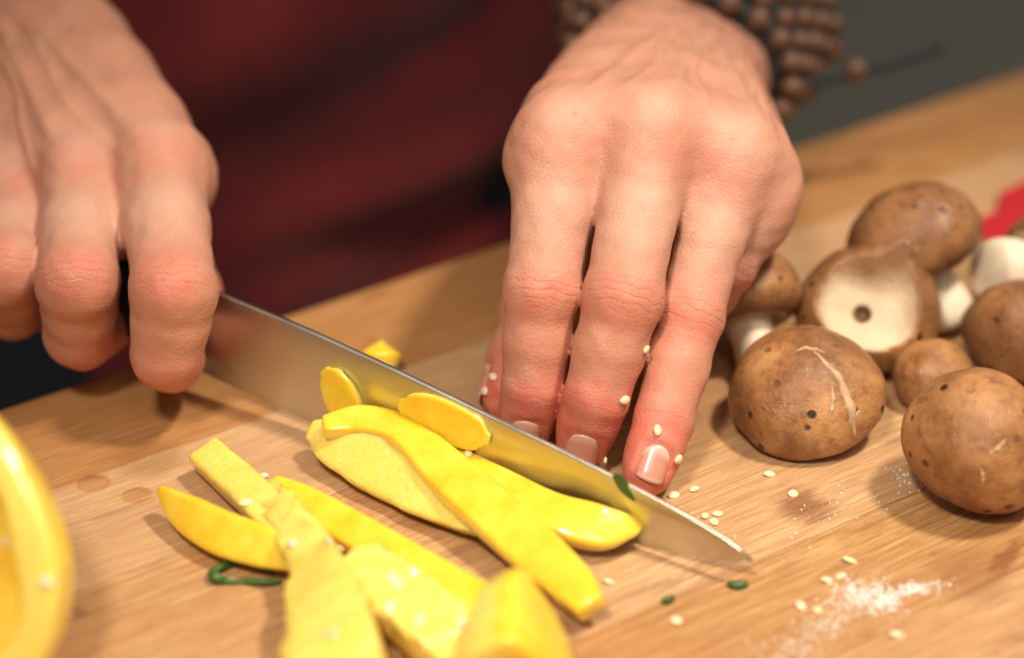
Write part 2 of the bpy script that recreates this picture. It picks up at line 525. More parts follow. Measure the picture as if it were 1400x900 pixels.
# ------------------------------------------------------------------ the two hands
def build_hand(H, h=0.9):
    """H: dict of joints in mm; returns verts, faces and colour attributes"""
    pts = np.array([q for f in H['fingers'] for q in f['p']] + [H['wrist'], H['arm']] + H['thumb']['p'])
    F = Field(pts.min(0) - 26, pts.max(0) + 26, h)
    wrist, arm, lat, dor = H['wrist'], H['arm'], H['lat'], H['dor']
    palm = F.new()
    mcp = [f['p'][0] for f in H['fingers']]
    car = [wrist + lat * s for s in (-13.5, -5, 5, 13)]
    rr = [10.2, 10.4, 9.8, 8.8]
    for i in range(4):
        F.cone(palm, mcp[i] - dor * 1.0, car[i] + dor * 2, rr[i], 12.5, 9)
        F.cone(palm, mcp[i] - dor * 7, car[i] - dor * 6, rr[i] - 0.6, 12, 9)
    for i in range(3):                                               # flesh between the knuckles and the webs
        a = (mcp[i] + mcp[i + 1]) / 2
        fd = unit(H['fingers'][i]['p'][1] - mcp[i] + H['fingers'][i + 1]['p'][1] - mcp[i + 1])
        F.cone(palm, a - dor * 4 - fd * 8, a - dor * 5 + fd * H.get('web', 8), 8.5, 6.0 + 0.15 * (H.get('web', 8) - 8), 6)
        F.cone(palm, mcp[i] - dor * 0.5 - fd * 4, mcp[i + 1] - dor * 0.5 - fd * 4, 8.8, 8.4, 8)
        for t, dz_ in ((0.22, -0.6), (0.48, 1.6), (0.74, 1.8)):
            F.cone(palm, mcp[i] + (car[i] - mcp[i]) * t + dor * dz_, mcp[i + 1] + (car[i + 1] - mcp[i + 1]) * t + dor * dz_, rr[i] * (1 - t) + 12.5 * t, rr[i + 1] * (1 - t) + 12.5 * t, 12)
    th = H['thumb']['p']
    F.cone(palm, th[0], th[1], 14, 12, 12)
    F.cone(palm, mcp[0] + (car[0] - mcp[0]) * 0.25 - dor * 2, mcp[0] + (car[0] - mcp[0]) * 0.7 - dor * 2, 11.5, 13.5, 10)
    F.cone(palm, th[1], mcp[0] - dor * 8, 9, 8, 12)
    F.cone(palm, car[3] - dor * 5, mcp[3] - dor * 9, 12.5, 9.5, 10)
    ad = unit(arm - wrist)
    for s in (-10.5, 10.5):
        F.cone(palm, wrist + lat * s * 0.85, arm + lat * s * 1.15, 18.0, 20.5, 12)
    for i in range(4):                                               # knuckle heads and extensor tendons
        F.ball(palm, mcp[i] + dor * (H['kn'][i] + 2.6), [6.0, 6.4, 5.8, 5.2][i], 4.0)
        a = mcp[i] + dor * (rr[i] - 1.6); b = wrist + lat * (-4, -1.5, 1.5, 4)[i] + dor * 13.0
        F.cone(palm, a, a + (b - a) * 0.6, 1.5, 1.0, 6)
    out = palm.copy()
    skin_info = []
    for fi, f in enumerate(H['fingers'] + [H['thumb']]):
        p, r = f['p'], f['r']
        ff = F.new()
        n = len(p)
        for i in range(n - 1):
            m = (p[i] + p[i + 1]) / 2
            rm = (r[i] + r[i + 1]) / 2 * (1.0, 1.015, 1.03)[min(i, 2)]
            ax = unit(p[i + 1] - p[i])
            F.cone(ff, p[i], m, r[i], rm, 2.0); F.cone(ff, m, p[i + 1], rm, r[i + 1], 2.0)
        for i in range(1, 2 if fi < 4 else n - 1):                   # joint heads
            F.ball(ff, p[i] + f['dor'][i] * 1.2, r[i] * 0.86, 4.0)
            F.ball(ff, p[i] - f['dor'][i] * 0.4, r[i] * 0.95, 2.5)
        ax = unit(p[-1] - p[-2])
        F.ball(ff, p[-1] - f['dor'][-1] * 1.0 - ax * 3, r[-1] * 1.0, 3.0)
        if f.get('nail'):                                            # bed of the nail
            c0 = p[-1] + ax * (r[-1] * 0.55) ; d = f['dor'][-1]
            lt = np.cross(ax, d); lt /= np.linalg.norm(lt)
            sl, X, Y, Z = F.box(np.minimum(p[-2], p[-1]) - 14, np.maximum(p[-2], p[-1]) + 14)
            q = [X - c0[0], Y - c0[1], Z - c0[2]]
            u = -(q[0] * ax[0] + q[1] * ax[1] + q[2] * ax[2]); v = q[0] * lt[0] + q[1] * lt[1] + q[2] * lt[2]; dn = q[0] * d[0] + q[1] * d[1] + q[2] * d[2]
            nl = f['nail'][0]; nw = f['nail'][1]
            e = ((u - nl * 0.42) / (nl * 0.62)) ** 4 + (v / (nw * 1.02)) ** 4
            msk = 1 / (1 + np.exp(np.clip((e - 1) * 7, -30, 30))) * (dn > 0)
            ff[sl] += 0.75 * msk
        k = 6.5
        out = smin(out, smin(palm, ff, k), 1.1) if fi else smin(palm, ff, k)
    V, Q = surface_nets(out, F.lo, h, 1)
    n_ = np.cross(V[Q[:, 2]] - V[Q[:, 0]], V[Q[:, 3]] - V[Q[:, 1]])
    N = np.stack([sum(np.bincount(Q[:, c], weights=n_[:, a], minlength=len(V)) for c in range(4)) for a in range(3)], 1)
    N /= np.linalg.norm(N, axis=1)[:, None] + 1e-9
    face = np.clip((N @ dor) * 2.2 - 0.3, 0, 1)
    disp = 0.20 * vnoise(V, 0.055, 61) + 0.10 * vnoise(V, 0.14, 62)
    for i in range(4):                                               # tendons and, between them, veins
        for off, amp, wd, wav in ((0.0, 0.95, 2.1, 0.0), (7.0, 0.62, 1.25, 2.6)):
            if off and i == 3: continue
            a = mcp[i] + lat * off; b = wrist + lat * (-6, -2, 2, 6)[i] + lat * off * 0.6
            ab = b - a; u = (V - a) @ ab / (ab @ ab)
            dl = (V - a - u[:, None] * ab) @ lat - wav * np.sin(u * 7 + i * 1.7)
            disp += amp * np.exp(-(dl / wd) ** 2) * face * np.clip(u * 6 + 0.2, 0, 1) * np.clip((0.95 - u) * 3, 0, 1)
    for f in H['fingers'] + [H['thumb']]:
        disp *= 1 - np.exp(-((V - f['p'][-1]) ** 2).sum(1) / 110.0)
    V = V + N * disp[:, None]
    # colour attributes
    red = np.zeros(len(V)); pale = np.zeros(len(V)); wm = np.zeros(len(V)); wt = np.zeros(len(V))
    g = lambda c, s: np.exp(-((V - c) ** 2).sum(1) / (2 * s * s))
    for fi, f in enumerate(H['fingers'] + [H['thumb']]):
        p, r, D = f['p'], f['r'], f['dor']
        red += 0.55 * g(p[0] + D[0] * 9 + unit(p[1] - p[0]) * 5, 8)
        pale += 0.8 * g(p[0] + D[0] * 11 - unit(p[1] - p[0]) * 2, 6)
        for i in range(1, len(p) - 1):
            red += (0.72, 0.22)[min(i - 1, 1)] * g(p[i] + D[i] * r[i] + unit(p[i + 1] - p[i]) * 2, 6.5)
            ax = unit(p[i + 1] - p[i - 1])
            s = (V - p[i]) @ ax
            rad = (V - p[i]) - s[:, None] * ax
            side = rad @ D[i] / (np.linalg.norm(rad, axis=1) + 1e-6)
            m = (1.0, 0.45)[min(i - 1, 1)] * np.exp(-(s / (4.6 if i == 1 else 2.6)) ** 2) * np.clip(side * 1.6 - 0.2, 0, 1) * (np.linalg.norm(rad, axis=1) < r[i] * 1.35)
            sel = m > wm
            wt[sel] = s[sel]; wm = np.maximum(wm, m)
        red += 0.95 * g(p[-1], 10) + 0.25 * g(p[-2], 12)
        pale += 0.7 * g((p[0] + p[1]) / 2 + D[1] * 10, 9)
    return V, Q, dict(red=np.clip(red, 0, 1), pale=np.clip(pale, 0, 1), wmask=wm, wt=wt)


def finger(pts, r, dors, nail=None):
    p = [W(*q) for q in pts]
    D = []
    for i, d in enumerate(dors):
        ax = unit(p[min(i + 1, len(p) - 1)] - p[max(i - 1, 0)]) if i < len(p) - 1 else unit(p[-1] - p[-2])
        d = np.asarray(d, float)
        D.append(unit(d - ax * (d @ ax)))
    return dict(p=p, r=r, dor=D, nail=nail)


TOCAM = -FWD
UPZ = np.array([0, 0, 1.0])
DK = unit(TOCAM * 0.6 + UPZ)          # dorsal direction at the knuckles
# hand that holds the food
wl, al = W(914, 122, 716), W(950, 44, 790)
ml = [(770, 190, 642), (889, 184, 639), (1000, 222, 645), (1040, 258, 655)]
latl = unit(W(1020, 245, 722) - W(860, 160, 722))
axl = unit(wl - W(*ml[1]))
dorl = unit(np.cross(latl, axl)); dorl = dorl if dorl[2] > 0 else -dorl
latl = unit(np.cross(axl, dorl)); latl = latl if latl[0] > 0 else -latl
hand_hold = dict(wrist=wl, arm=al, lat=latl, dor=dorl, kn=(0.9, 1.0, 1.6, 1.6), web=9, fingers=[
    finger([ml[0], (742, 400, 631), (729, 530, 634), (719, 586, 640)], (11.9, 10.0, 8.2, 6.6), (DK, TOCAM, TOCAM, TOCAM), (10.5, 5.2)),
    finger([ml[1], (852, 408, 624), (815, 545, 627), (796, 608, 633)], (11.1, 10.2, 8.6, 6.9), (DK, TOCAM, TOCAM, TOCAM), (11.0, 5.6)),
    finger([ml[2], (942, 432, 635), (908, 573, 627), (885, 646, 622)], (9.9, 8.9, 7.8, 6.4), (DK, TOCAM, TOCAM, TOCAM + RIGHT * 0.12), (10.0, 4.7)),
    finger([ml[3], (992, 362, 656), (955, 430, 668), (940, 480, 672)], (9.0, 8.0, 7.0, 6.0), (DK, TOCAM + RIGHT * .5, TOCAM, TOCAM)),
], thumb=finger([(875, 190, 712), (800, 300, 692), (735, 430, 672), (693, 538, 654)], (13, 11.5, 10.2, 8.0), (-RIGHT, -RIGHT, -RIGHT, -RIGHT), (12, 6)))
# hand that grips the knife
wr, ar = W(8, 40, 742), W(-110, -90, 790)
mr = [(218, 226, 668), (113, 246, 671), (20, 272, 679), (-58, 306, 690)]
latr = unit(W(*mr[0]) - W(*mr[3]))
axr = unit(wr - W(*mr[1]))
dorr = unit(np.cross(latr, axr)); dorr = dorr if dorr[2] > 0 else -dorr
latr = unit(np.cross(axr, dorr)); latr = latr if latr[0] < 0 else -latr      # from the index side to the little finger side
hand_grip = dict(wrist=wr, arm=ar, lat=latr, dor=dorr, kn=(2.0, 2.4, 2.4, 2.2), web=19, fingers=[
    finger([mr[0], (238, 398, 634), (228, 482, 641), (236, 498, 655)], (12.3, 11.2, 9.6, 8.0), (DK, TOCAM, TOCAM, -UPZ + TOCAM)),
    finger([mr[1], (106, 385, 641), (110, 458, 656), (150, 440, 676)], (11.4, 10.8, 9.6, 7.8), (DK, TOCAM, TOCAM - UPZ, -UPZ)),
    finger([mr[2], (8, 368, 650), (18, 420, 668), (60, 405, 688)], (10.8, 10.2, 9.0, 7.4), (DK, TOCAM, TOCAM - UPZ, -UPZ)),
    finger([mr[3], (-72, 372, 664), (-55, 412, 682), (-10, 398, 700)], (9.2, 8.4, 7.4, 6.4), (DK, TOCAM, TOCAM - UPZ, -UPZ)),
], thumb=finger([(95, 140, 738), (180, 240, 724), (226, 335, 702), (268, 402, 680)], (13, 11.5, 10, 7.8), (RIGHT, RIGHT, RIGHT, RIGHT)))

V1, Q1, A1 = build_hand(hand_hold, 0.85)
V2, Q2, A2 = build_hand(hand_grip, 1.0)

# forearms, upper arms and trunk out of the picture: one coarse body under the clothes
TC = EMID + EDIR * 62 - EN * 272             # axis of the trunk, standing at the far edge
elb_l = al + unit(al - wl) * 190 + np.array([25, 40, 60]); elb_r = ar - EDIR * 150 - EN * 45 + UPZ * 75
sh_l = TC + EDIR * 165 + UPZ * 390; sh_r = TC - EDIR * 225 + UPZ * 390
Bf = Field(np.minimum.reduce([TC - 210, elb_r - 60, elb_l - 60]) * [1, 1, 0] + [0, 0, -420], np.maximum.reduce([TC + 210, elb_l + 60, elb_r + 60, al + 40, ar + 40]) * [1, 1, 0] + [0, 0, 480], 6.0)
bd = Bf.new()
Bf.cone(bd, al - unit(al - wl) * 4, elb_l, 21.0, 36, 10); Bf.cone(bd, ar - unit(ar - wr) * 4, elb_r, 21.0, 36, 10)
Bf.cone(bd, elb_l, sh_l, 36, 46, 10); Bf.cone(bd, elb_r, sh_r, 36, 46, 10)
Bf.cone(bd, sh_l, sh_r, 46, 46, 30)
for _s in (-150, -72, 72): Bf.cone(bd, TC + EDIR * _s + UPZ * 360, TC + EDIR * _s - UPZ * 330, 92, 98, 40)
V3, Q3 = surface_nets(bd, Bf.lo, 6.0, 2)
zz = lambda v: np.zeros(len(v))
Vb = np.vstack([V1, V2, V3]); Qb = np.vstack([Q1, Q2 + len(V1), Q3 + len(V1) + len(V2)])
person = empty('person', TC - UPZ * 920)
tag(person, 'person in a burgundy apron cutting yellow pepper, one hand on the knife', 'person')
PO = TC - UPZ * 920
body = link('body', mesh_from('body', Vb, Qb, True, {k: np.concatenate([A1[k], A2[k], zz(V3)]) for k in A1}, PO), person, M_SKIN)


def nail_mesh(f, nl, nw):
    p, r, d = f['p'], f['r'], f['dor'][-1]
    ax = unit(p[-1] - p[-2]); lt = unit(np.cross(ax, d))
    c0 = p[-1] + ax * (r[-1] * 0.62)
    L = np.linalg.norm(p[-1] - p[-2])
    nu, nv = 15, 15
    top, al_ = [], []
    for i in range(nu):
        u = i / (nu - 1)                                            # 0 at the cuticle, 1 at the free edge
        for j in range(nv):
            v = j / (nv - 1) * 2 - 1
            s = (1 - u) * nl
            s += (0.22 * nl * (1 - u) ** 2 - 0.10 * nl * u) * -(v * v) * 1.0 + 0.0
            q = c0 - ax * s
            tt = np.clip(((q - p[-2]) @ ax) / L, 0, 1.25)
            base = p[-2] + ax * min(tt, 1.0) * L
            R = r[-2] + (r[-1] - r[-2]) * min(tt, 1.0)
            ext = max((q - base) @ ax, 0)
            a = v * nw / R * 0.96 * (1 - 0.10 * (1 - u))
            drop = ext * ext * 0.045
            rad = R + 0.12 - 0.40 * (abs(v) ** 3) - drop
            pos = base + ax * ext + (d * math.cos(a) + lt * math.sin(a)) * rad
            top.append(pos); al_.append(u)
    top = np.array(top); cen = top.mean(0)
    bot = top - d * 0.6
    V = np.vstack([top, bot]); n = nu * nv
    F = []
    for i in range(nu - 1):
        for j in range(nv - 1):
            a, b, c, e = i * nv + j, i * nv + j + 1, (i + 1) * nv + j + 1, (i + 1) * nv + j
            F += [[a, b, c, e], [n + e, n + c, n + b, n + a]]
    rim = [j for j in range(nv)] + [i * nv + nv - 1 for i in range(1, nu)] + [(nu - 1) * nv + j for j in range(nv - 2, -1, -1)] + [i * nv for i in range(nu - 2, 0, -1)]
    for a, b in zip(rim, rim[1:] + rim[:1]): F.append([b, a, n + a, n + b])
    m = mesh_from('fingernail', V, F, True, dict(along=al_ + al_), PO)
    bm = bmesh.new(); bm.from_mesh(m); bmesh.ops.recalc_face_normals(bm, faces=bm.faces); bm.to_mesh(m); bm.free()
    return m


for f in hand_hold['fingers'][:3] + [hand_hold['thumb']]:
    link('fingernail', nail_mesh(f, *f['nail']), body, M_NAIL)

# fine hair on the back of the hands and wrists
hv, hf = [], []
def grow_hair(V, wrist, arm, dor, mcpm, n, seed):
    r = np.random.default_rng(seed)
    ax = unit(mcpm - wrist); L = np.linalg.norm(mcpm - wrist)
    t = (V - wrist) @ ax / L
    N = (V - wrist) - ((V - wrist) @ ax)[:, None] * ax
    up = N @ dor / (np.linalg.norm(N, axis=1) + 1e-6)
    ok = np.where((t > -0.5) & (t < 0.62) & (up > 0.25))[0]
    pw = np.clip(0.75 - t[ok], 0.05, 1); pw /= pw.sum()
    for i in r.choice(ok, n, p=pw):
        p = V[i]; nn = unit(N[i])
        lt = unit(np.cross(ax, nn))
        d = unit(ax * (0.7 + 0.4 * r.random()) + lt * (r.normal() * 0.45 + 0.25) + nn * 0.22)
        ln = 3 + 4.5 * r.random(); w = unit(np.cross(d, nn)) * 0.085; e = nn * 0.085
        prev = None
        for s in range(4):
            u = s / 3
            c = p + d * ln * u - nn * (ln * 0.16 * u * u) - nn * 0.1
            k = 1 - 0.8 * u
            b = len(hv); hv.extend([c + w * k, c - w * k * .5 + e * k, c - w * k * .5 - e * k])
            if prev is not None:
                for q in range(3):
                    hf.append([prev + q, prev + (q + 1) % 3, b + (q + 1) % 3, b + q])
            prev = b
grow_hair(V1, wl, al, dorl, (W(*ml[1]) + W(*ml[2])) / 2, 620, 3)
grow_hair(V2, wr, ar, dorr, (W(*mr[1]) + W(*mr[2])) / 2, 260, 4)
tag(link('hair', mesh_from('hair', np.array(hv), hf, True, None, PO), body, M_HAIR), kind='stuff')

# ------------------------------------------------------------------ clothes
Sf = bd - 5.0                                        # the shirt follows the body, sleeves end at the elbows
GX, GY, GZ = Bf.grids()
def sleeve_cut(F, el, wr_, off):
    d = unit(el - wr_)
    s = (GX - el[0]) * d[0] + (GY - el[1]) * d[1] + (GZ - el[2]) * d[2]
    r2 = (GX - el[0]) ** 2 + (GY - el[1]) ** 2 + (GZ - el[2]) ** 2 - s * s
    return np.where((r2 < 55.0 ** 2) & (s < off) & (s > -330), np.maximum(F, 20.0), F)
Sf = sleeve_cut(sleeve_cut(Sf, elb_l, al, -60), elb_r, ar, -60)
Vs, Qs = surface_nets(Sf, Bf.lo, 6.0, 2)
link('shirt', mesh_from('shirt', Vs, Qs, True, None, PO), person, M_SHIRT)


def apron_mesh():
    nu, nv = 150, 120
    V = []
    for j in range(nv):
        z = -330 + j / (nv - 1) * 660
        for i in range(nu):
            u = i / (nu - 1) * 1.62 - 0.62
            a = u * 1.30
            rx, ry = 186, 122
            P = np.array([math.sin(a) * rx, math.cos(a) * ry])
            s = u * 190
            q = z - 0.42 * s + 9 * math.sin(s / 58.0 + z / 75.0)
            fold = 10.0 * math.sin(q / 15.0) * (0.5 + 0.5 * math.sin(s / 70.0 + 0.7))
            fold += 7.0 * math.sin((z - 0.18 * s) / 23.0 + 1.1 * math.sin(s / 45.0) + 2.0)
            fold += 3.0 * math.sin(q / 6.1 + 1.5 * math.sin(s / 33.0)) * max(0.0, math.sin(s / 52.0 - z / 60.0))
            k = 1 + fold / 150.0
            V.append(TC + EDIR * P[0] * k + EN * P[1] * k + UPZ * z)
    F = [[j * nu + i, j * nu + i + 1, (j + 1) * nu + i + 1, (j + 1) * nu + i] for j in range(nv - 1) for i in range(nu - 1)]
    return mesh_from('apron', np.array(V), F, True, None, PO)
apron = link('apron', apron_mesh(), person, M_APRON)
md = apron.modifiers.new('thickness', 'SOLIDIFY'); md.thickness = 0.0016; md.offset = 1

# ------------------------------------------------------------------ bracelet of wooden beads
b_ax = unit(al - wl); b_c = wl + (al - wl) * 0.60
b_l = unit(latl + UPZ * 0.30); b_l = unit(b_l - b_ax * (b_l @ b_ax)); b_d = unit(np.cross(b_ax, b_l)); b_d = b_d if b_d[2] > 0 else -b_d
br = empty('bracelet', b_c)
tag(br, 'wrist bracelet of brown wooden beads wound in rows on dark cord', 'bracelet')


def ball_mesh(name, r, seg=14, rings=9):
    bm = bmesh.new(); bmesh.ops.create_uvsphere(bm, u_segments=seg, v_segments=rings, radius=r * 0.001)
    for f in bm.faces: f.smooth = True
    m = bpy.data.meshes.new(name); bm.to_mesh(m); bm.free()
    return m


def tube(name, pts_mm, r, parent=None, mat=None, origin=(0, 0, 0), closed=False, sides=8, rfun=None):
    P = np.asarray(pts_mm, float); n = len(P)
    V, F = [], []
    ref = np.array([0.3, 0.2, 1.0])
    for i in range(n):
        t = unit(P[(i + 1) % n] - P[i - 1]) if closed else unit(P[min(i + 1, n - 1)] - P[max(i - 1, 0)])
        a = unit(np.cross(t, ref)); b = np.cross(t, a)
        rr = r * (rfun(i / (n - 1)) if rfun else 1)
        for k in range(sides):
            an = 2 * math.pi * k / sides
            V.append(P[i] + (a * math.cos(an) + b * math.sin(an)) * rr)
    for i in range(n if closed else n - 1):
        for k in range(sides):
            j = (i + 1) % n; l = (k + 1) % sides
            F.append([i * sides + k, i * sides + l, j * sides + l, j * sides + k])
    if not closed:
        F.append(list(range(sides))[::-1]); F.append([(n - 1) * sides + k for k in range(sides)])
    m = mesh_from(name, np.array(V), F, True, None, origin)
    bm = bmesh.new(); bm.from_mesh(m); bmesh.ops.recalc_face_normals(bm, faces=bm.faces); bm.to_mesh(m); bm.free()
    return link(name, m, parent, mat)


bead = ball_mesh('bead', 4.0)
bead.materials.append(M_BEAD)
for row in range(5):
    rx, ry = 35.4 + 2.3 * row, 24.4 + 2.6 * row
    c = b_c + b_ax * (row - 2) * 8.2 + b_l * 0.6 + b_d * 1.8 * row
    per = math.pi * (3 * (rx + ry) - math.sqrt((3 * rx + ry) * (rx + 3 * ry)))
    nb = int(per / 9.2)
    ring = []
    for k in range(nb):
        an = 2 * math.pi * (k + 0.5 * (row % 2)) / nb
        wob = b_ax * (1.2 * math.sin(3 * an + row)) - UPZ * max(0, math.sin(an - 0.3)) * 0.6
        q = c + b_l * math.cos(an) * rx + b_d * math.sin(an) * ry + wob
        ring.append(q)
        o = link('bead', bead, br)
        o.location = (q - b_c) * 0.001
        s = 0.94 + 0.10 * random.random(); o.scale = (s, s, s)
        o.rotation_euler = (random.random() * 6, random.random() * 6, random.random() * 6)
    tube('cord', ring, 2.3, br, M_CORD, b_c, closed=True)
gap_band = [(b_c + b_ax * s + b_d * 1.8 * (s / 8.2 + 2), b_l, b_d, 34.0 + k, 22.8 + k) for s, k in ((-16, -3.0), (-15, -1.8), (-8, 0.4), (0, 2.6), (8, 4.8), (16, 6.6), (17.5, 4.4))]  # added dark band under the beads, stands for shade in the gaps
loft_later = gap_band
tail = catmull([W(1080, 120, 752), W(1100, 114, 752), W(1168, 97, 754), W(1225, 84, 757), W(1279, 64, 760)], 28)
tube('cord', tail, 2.3, br, M_CORD, b_c)
for q, s in ((W(1169, 96, 754), 1.0), ):
    o = link('bead', bead, br); o.location = (q - b_c) * 0.001; o.scale = (s, s, s)
o = link('knot', ball_mesh('knot', 2.4), br, M_CORD); o.location = (tail[-1] - b_c) * 0.001
o = link('knot', ball_mesh('knot', 3.4), br, M_CORD); o.location = (W(1086, 118, 752) - b_c) * 0.001

# ------------------------------------------------------------------ knife
K = G(858, 741, 0.6); Hh = G(286, 514, 7.0)
kd = unit((Hh - K) * [1, 1, 0]); kn = np.array([kd[1], -kd[0], 0.0]); kn = kn if kn[1] < 0 else -kn    # kn faces the viewer
kn = unit(kn + UPZ * 0.07)                     # blade leans back a little
def on_blade(px, py, off=0.0):
    r = FWD + RIGHT * ((px - 700) / FPX) - UP * ((py - 450) / FPX)
    return CAM + r * (((K - CAM) @ kn + off) / (r @ kn))
spine_px = [(252, 378), (306, 402), (400, 440), (500, 485), (560, 513), (640, 552), (700, 581), (760, 610), (830, 645), (880, 671), (930, 698), (980, 728), (1012, 750)]
edge_px = [(252, 497), (306, 523), (400, 566), (500, 610), (560, 634), (640, 664), (700, 686), (760, 709), (830, 732), (880, 746), (930, 757), (980, 765), (1012, 768)]
sp = catmull([on_blade(*q) for q in spine_px], 60); ed = catmull([on_blade(*q) for q in edge_px], 60)
tipP = on_blade(1032, 768)
knife = empty('kitchen_knife', sp[0] * [1, 1, 0])
tag(knife, 'kitchen knife with broad steel blade and black handle slicing yellow pepper', 'knife')
KO = sp[0] * [1, 1, 0]
V, F = [], []
rows = 11
for i in range(60):
    th = 1.15 - 0.7 * (i / 59) ** 1.5
    ring = []
    for s in (1, -1):
        for j in range(rows):
            u = j / (rows - 1)
            w_ = th * (1 - u ** 1.6) + 0.04
            w_ *= (0.30, 0.78, 1.0)[j] if j < 3 else 1.0
            u = (0.0, 0.012, 0.034)[j] if j < 3 else u
            p = sp[i] + (ed[i] - sp[i]) * u
            ring.append((p + kn * s * w_, s, j))
    V += [r[0] for r in ring[:rows]] + [r[0] for r in ring[rows:][::-1]]
nr = rows * 2
for i in range(59):
    for j in range(nr):
        l = (j + 1) % nr
        F.append([i * nr + j, i * nr + l, (i + 1) * nr + l, (i + 1) * nr + j])
V.append(tipP); t_ = len(V) - 1
for j in range(nr): F.append([59 * nr + j, 59 * nr + (j + 1) % nr, t_])
F.append(list(range(nr)))
m = mesh_from('blade', np.array(V), F, True, None, KO)
bm = bmesh.new(); bm.from_mesh(m); bmesh.ops.recalc_face_normals(bm, faces=bm.faces)
for e in bm.edges:
    if e.calc_face_angle(0) > 1.1: e.smooth = False
bm.to_mesh(m); bm.free()
link('blade', m, knife, M_STEEL)
bdir = unit(sp[0] - sp[20]); bup = unit(np.cross(kn, bdir)); bup = bup if bup[2] > 0 else -bup
hs = sp[0] - bup * 13.5 + bdir * 2
bol = []
def loft(name, stations, parent, mat, origin, n=20):
    V, F = [], []
    for (c, a, b, ea, eb) in stations:
        for k in range(n):
            an = 2 * math.pi * k / n
            ca, sa = math.cos(an), math.sin(an)
            V.append(c + a * ea * math.copysign(abs(ca) ** 0.75, ca) + b * eb * math.copysign(abs(sa) ** 0.75, sa))
    for i in range(len(stations) - 1):
        for k in range(n):
            F.append([i * n + k, i * n + (k + 1) % n, (i + 1) * n + (k + 1) % n, (i + 1) * n + k])
    F.append(list(range(n))); F.append([(len(stations) - 1) * n + k for k in range(n)])
    m = mesh_from(name, np.array(V), F, True, None, origin)
    bm = bmesh.new(); bm.from_mesh(m); bmesh.ops.recalc_face_normals(bm, faces=bm.faces); bm.to_mesh(m); bm.free()
    return link(name, m, parent, mat)
loft('bolster', [(hs - bdir * 8, bup, kn, 11, 1.6), (hs - bdir * 4, bup, kn, 11.5, 4.5), (hs + bdir * 1, bup, kn, 11.5, 6.5), (hs + bdir * 4, bup, kn, 11.5, 7)], knife, M_STEEL, KO)
hst = []
for s, a, b in ((3.5, 11.2, 7.2), (12, 11.4, 8.4), (30, 10.6, 8.8), (55, 11.4, 9.2), (80, 11.2, 9.0), (100, 12.6, 9.0), (110, 12.8, 8.4), (115, 9, 5)):
    hst.append((hs + bdir * s - bup * (0.00035 * s * s), bup, kn, a, b))
handle = loft('handle', hst, knife, M_HANDLE, KO)
for s in (22, 55, 90):
    o = link('rivet', ball_mesh('rivet', 2.6, 12, 6), knife, M_STEEL)
    o.location = (hs + bdir * s + kn * 7.6 - bup * (0.00035 * s * s) - KO) * 0.001

loft('gap_shade_band', loft_later, br, M_CORD, b_c, 40)

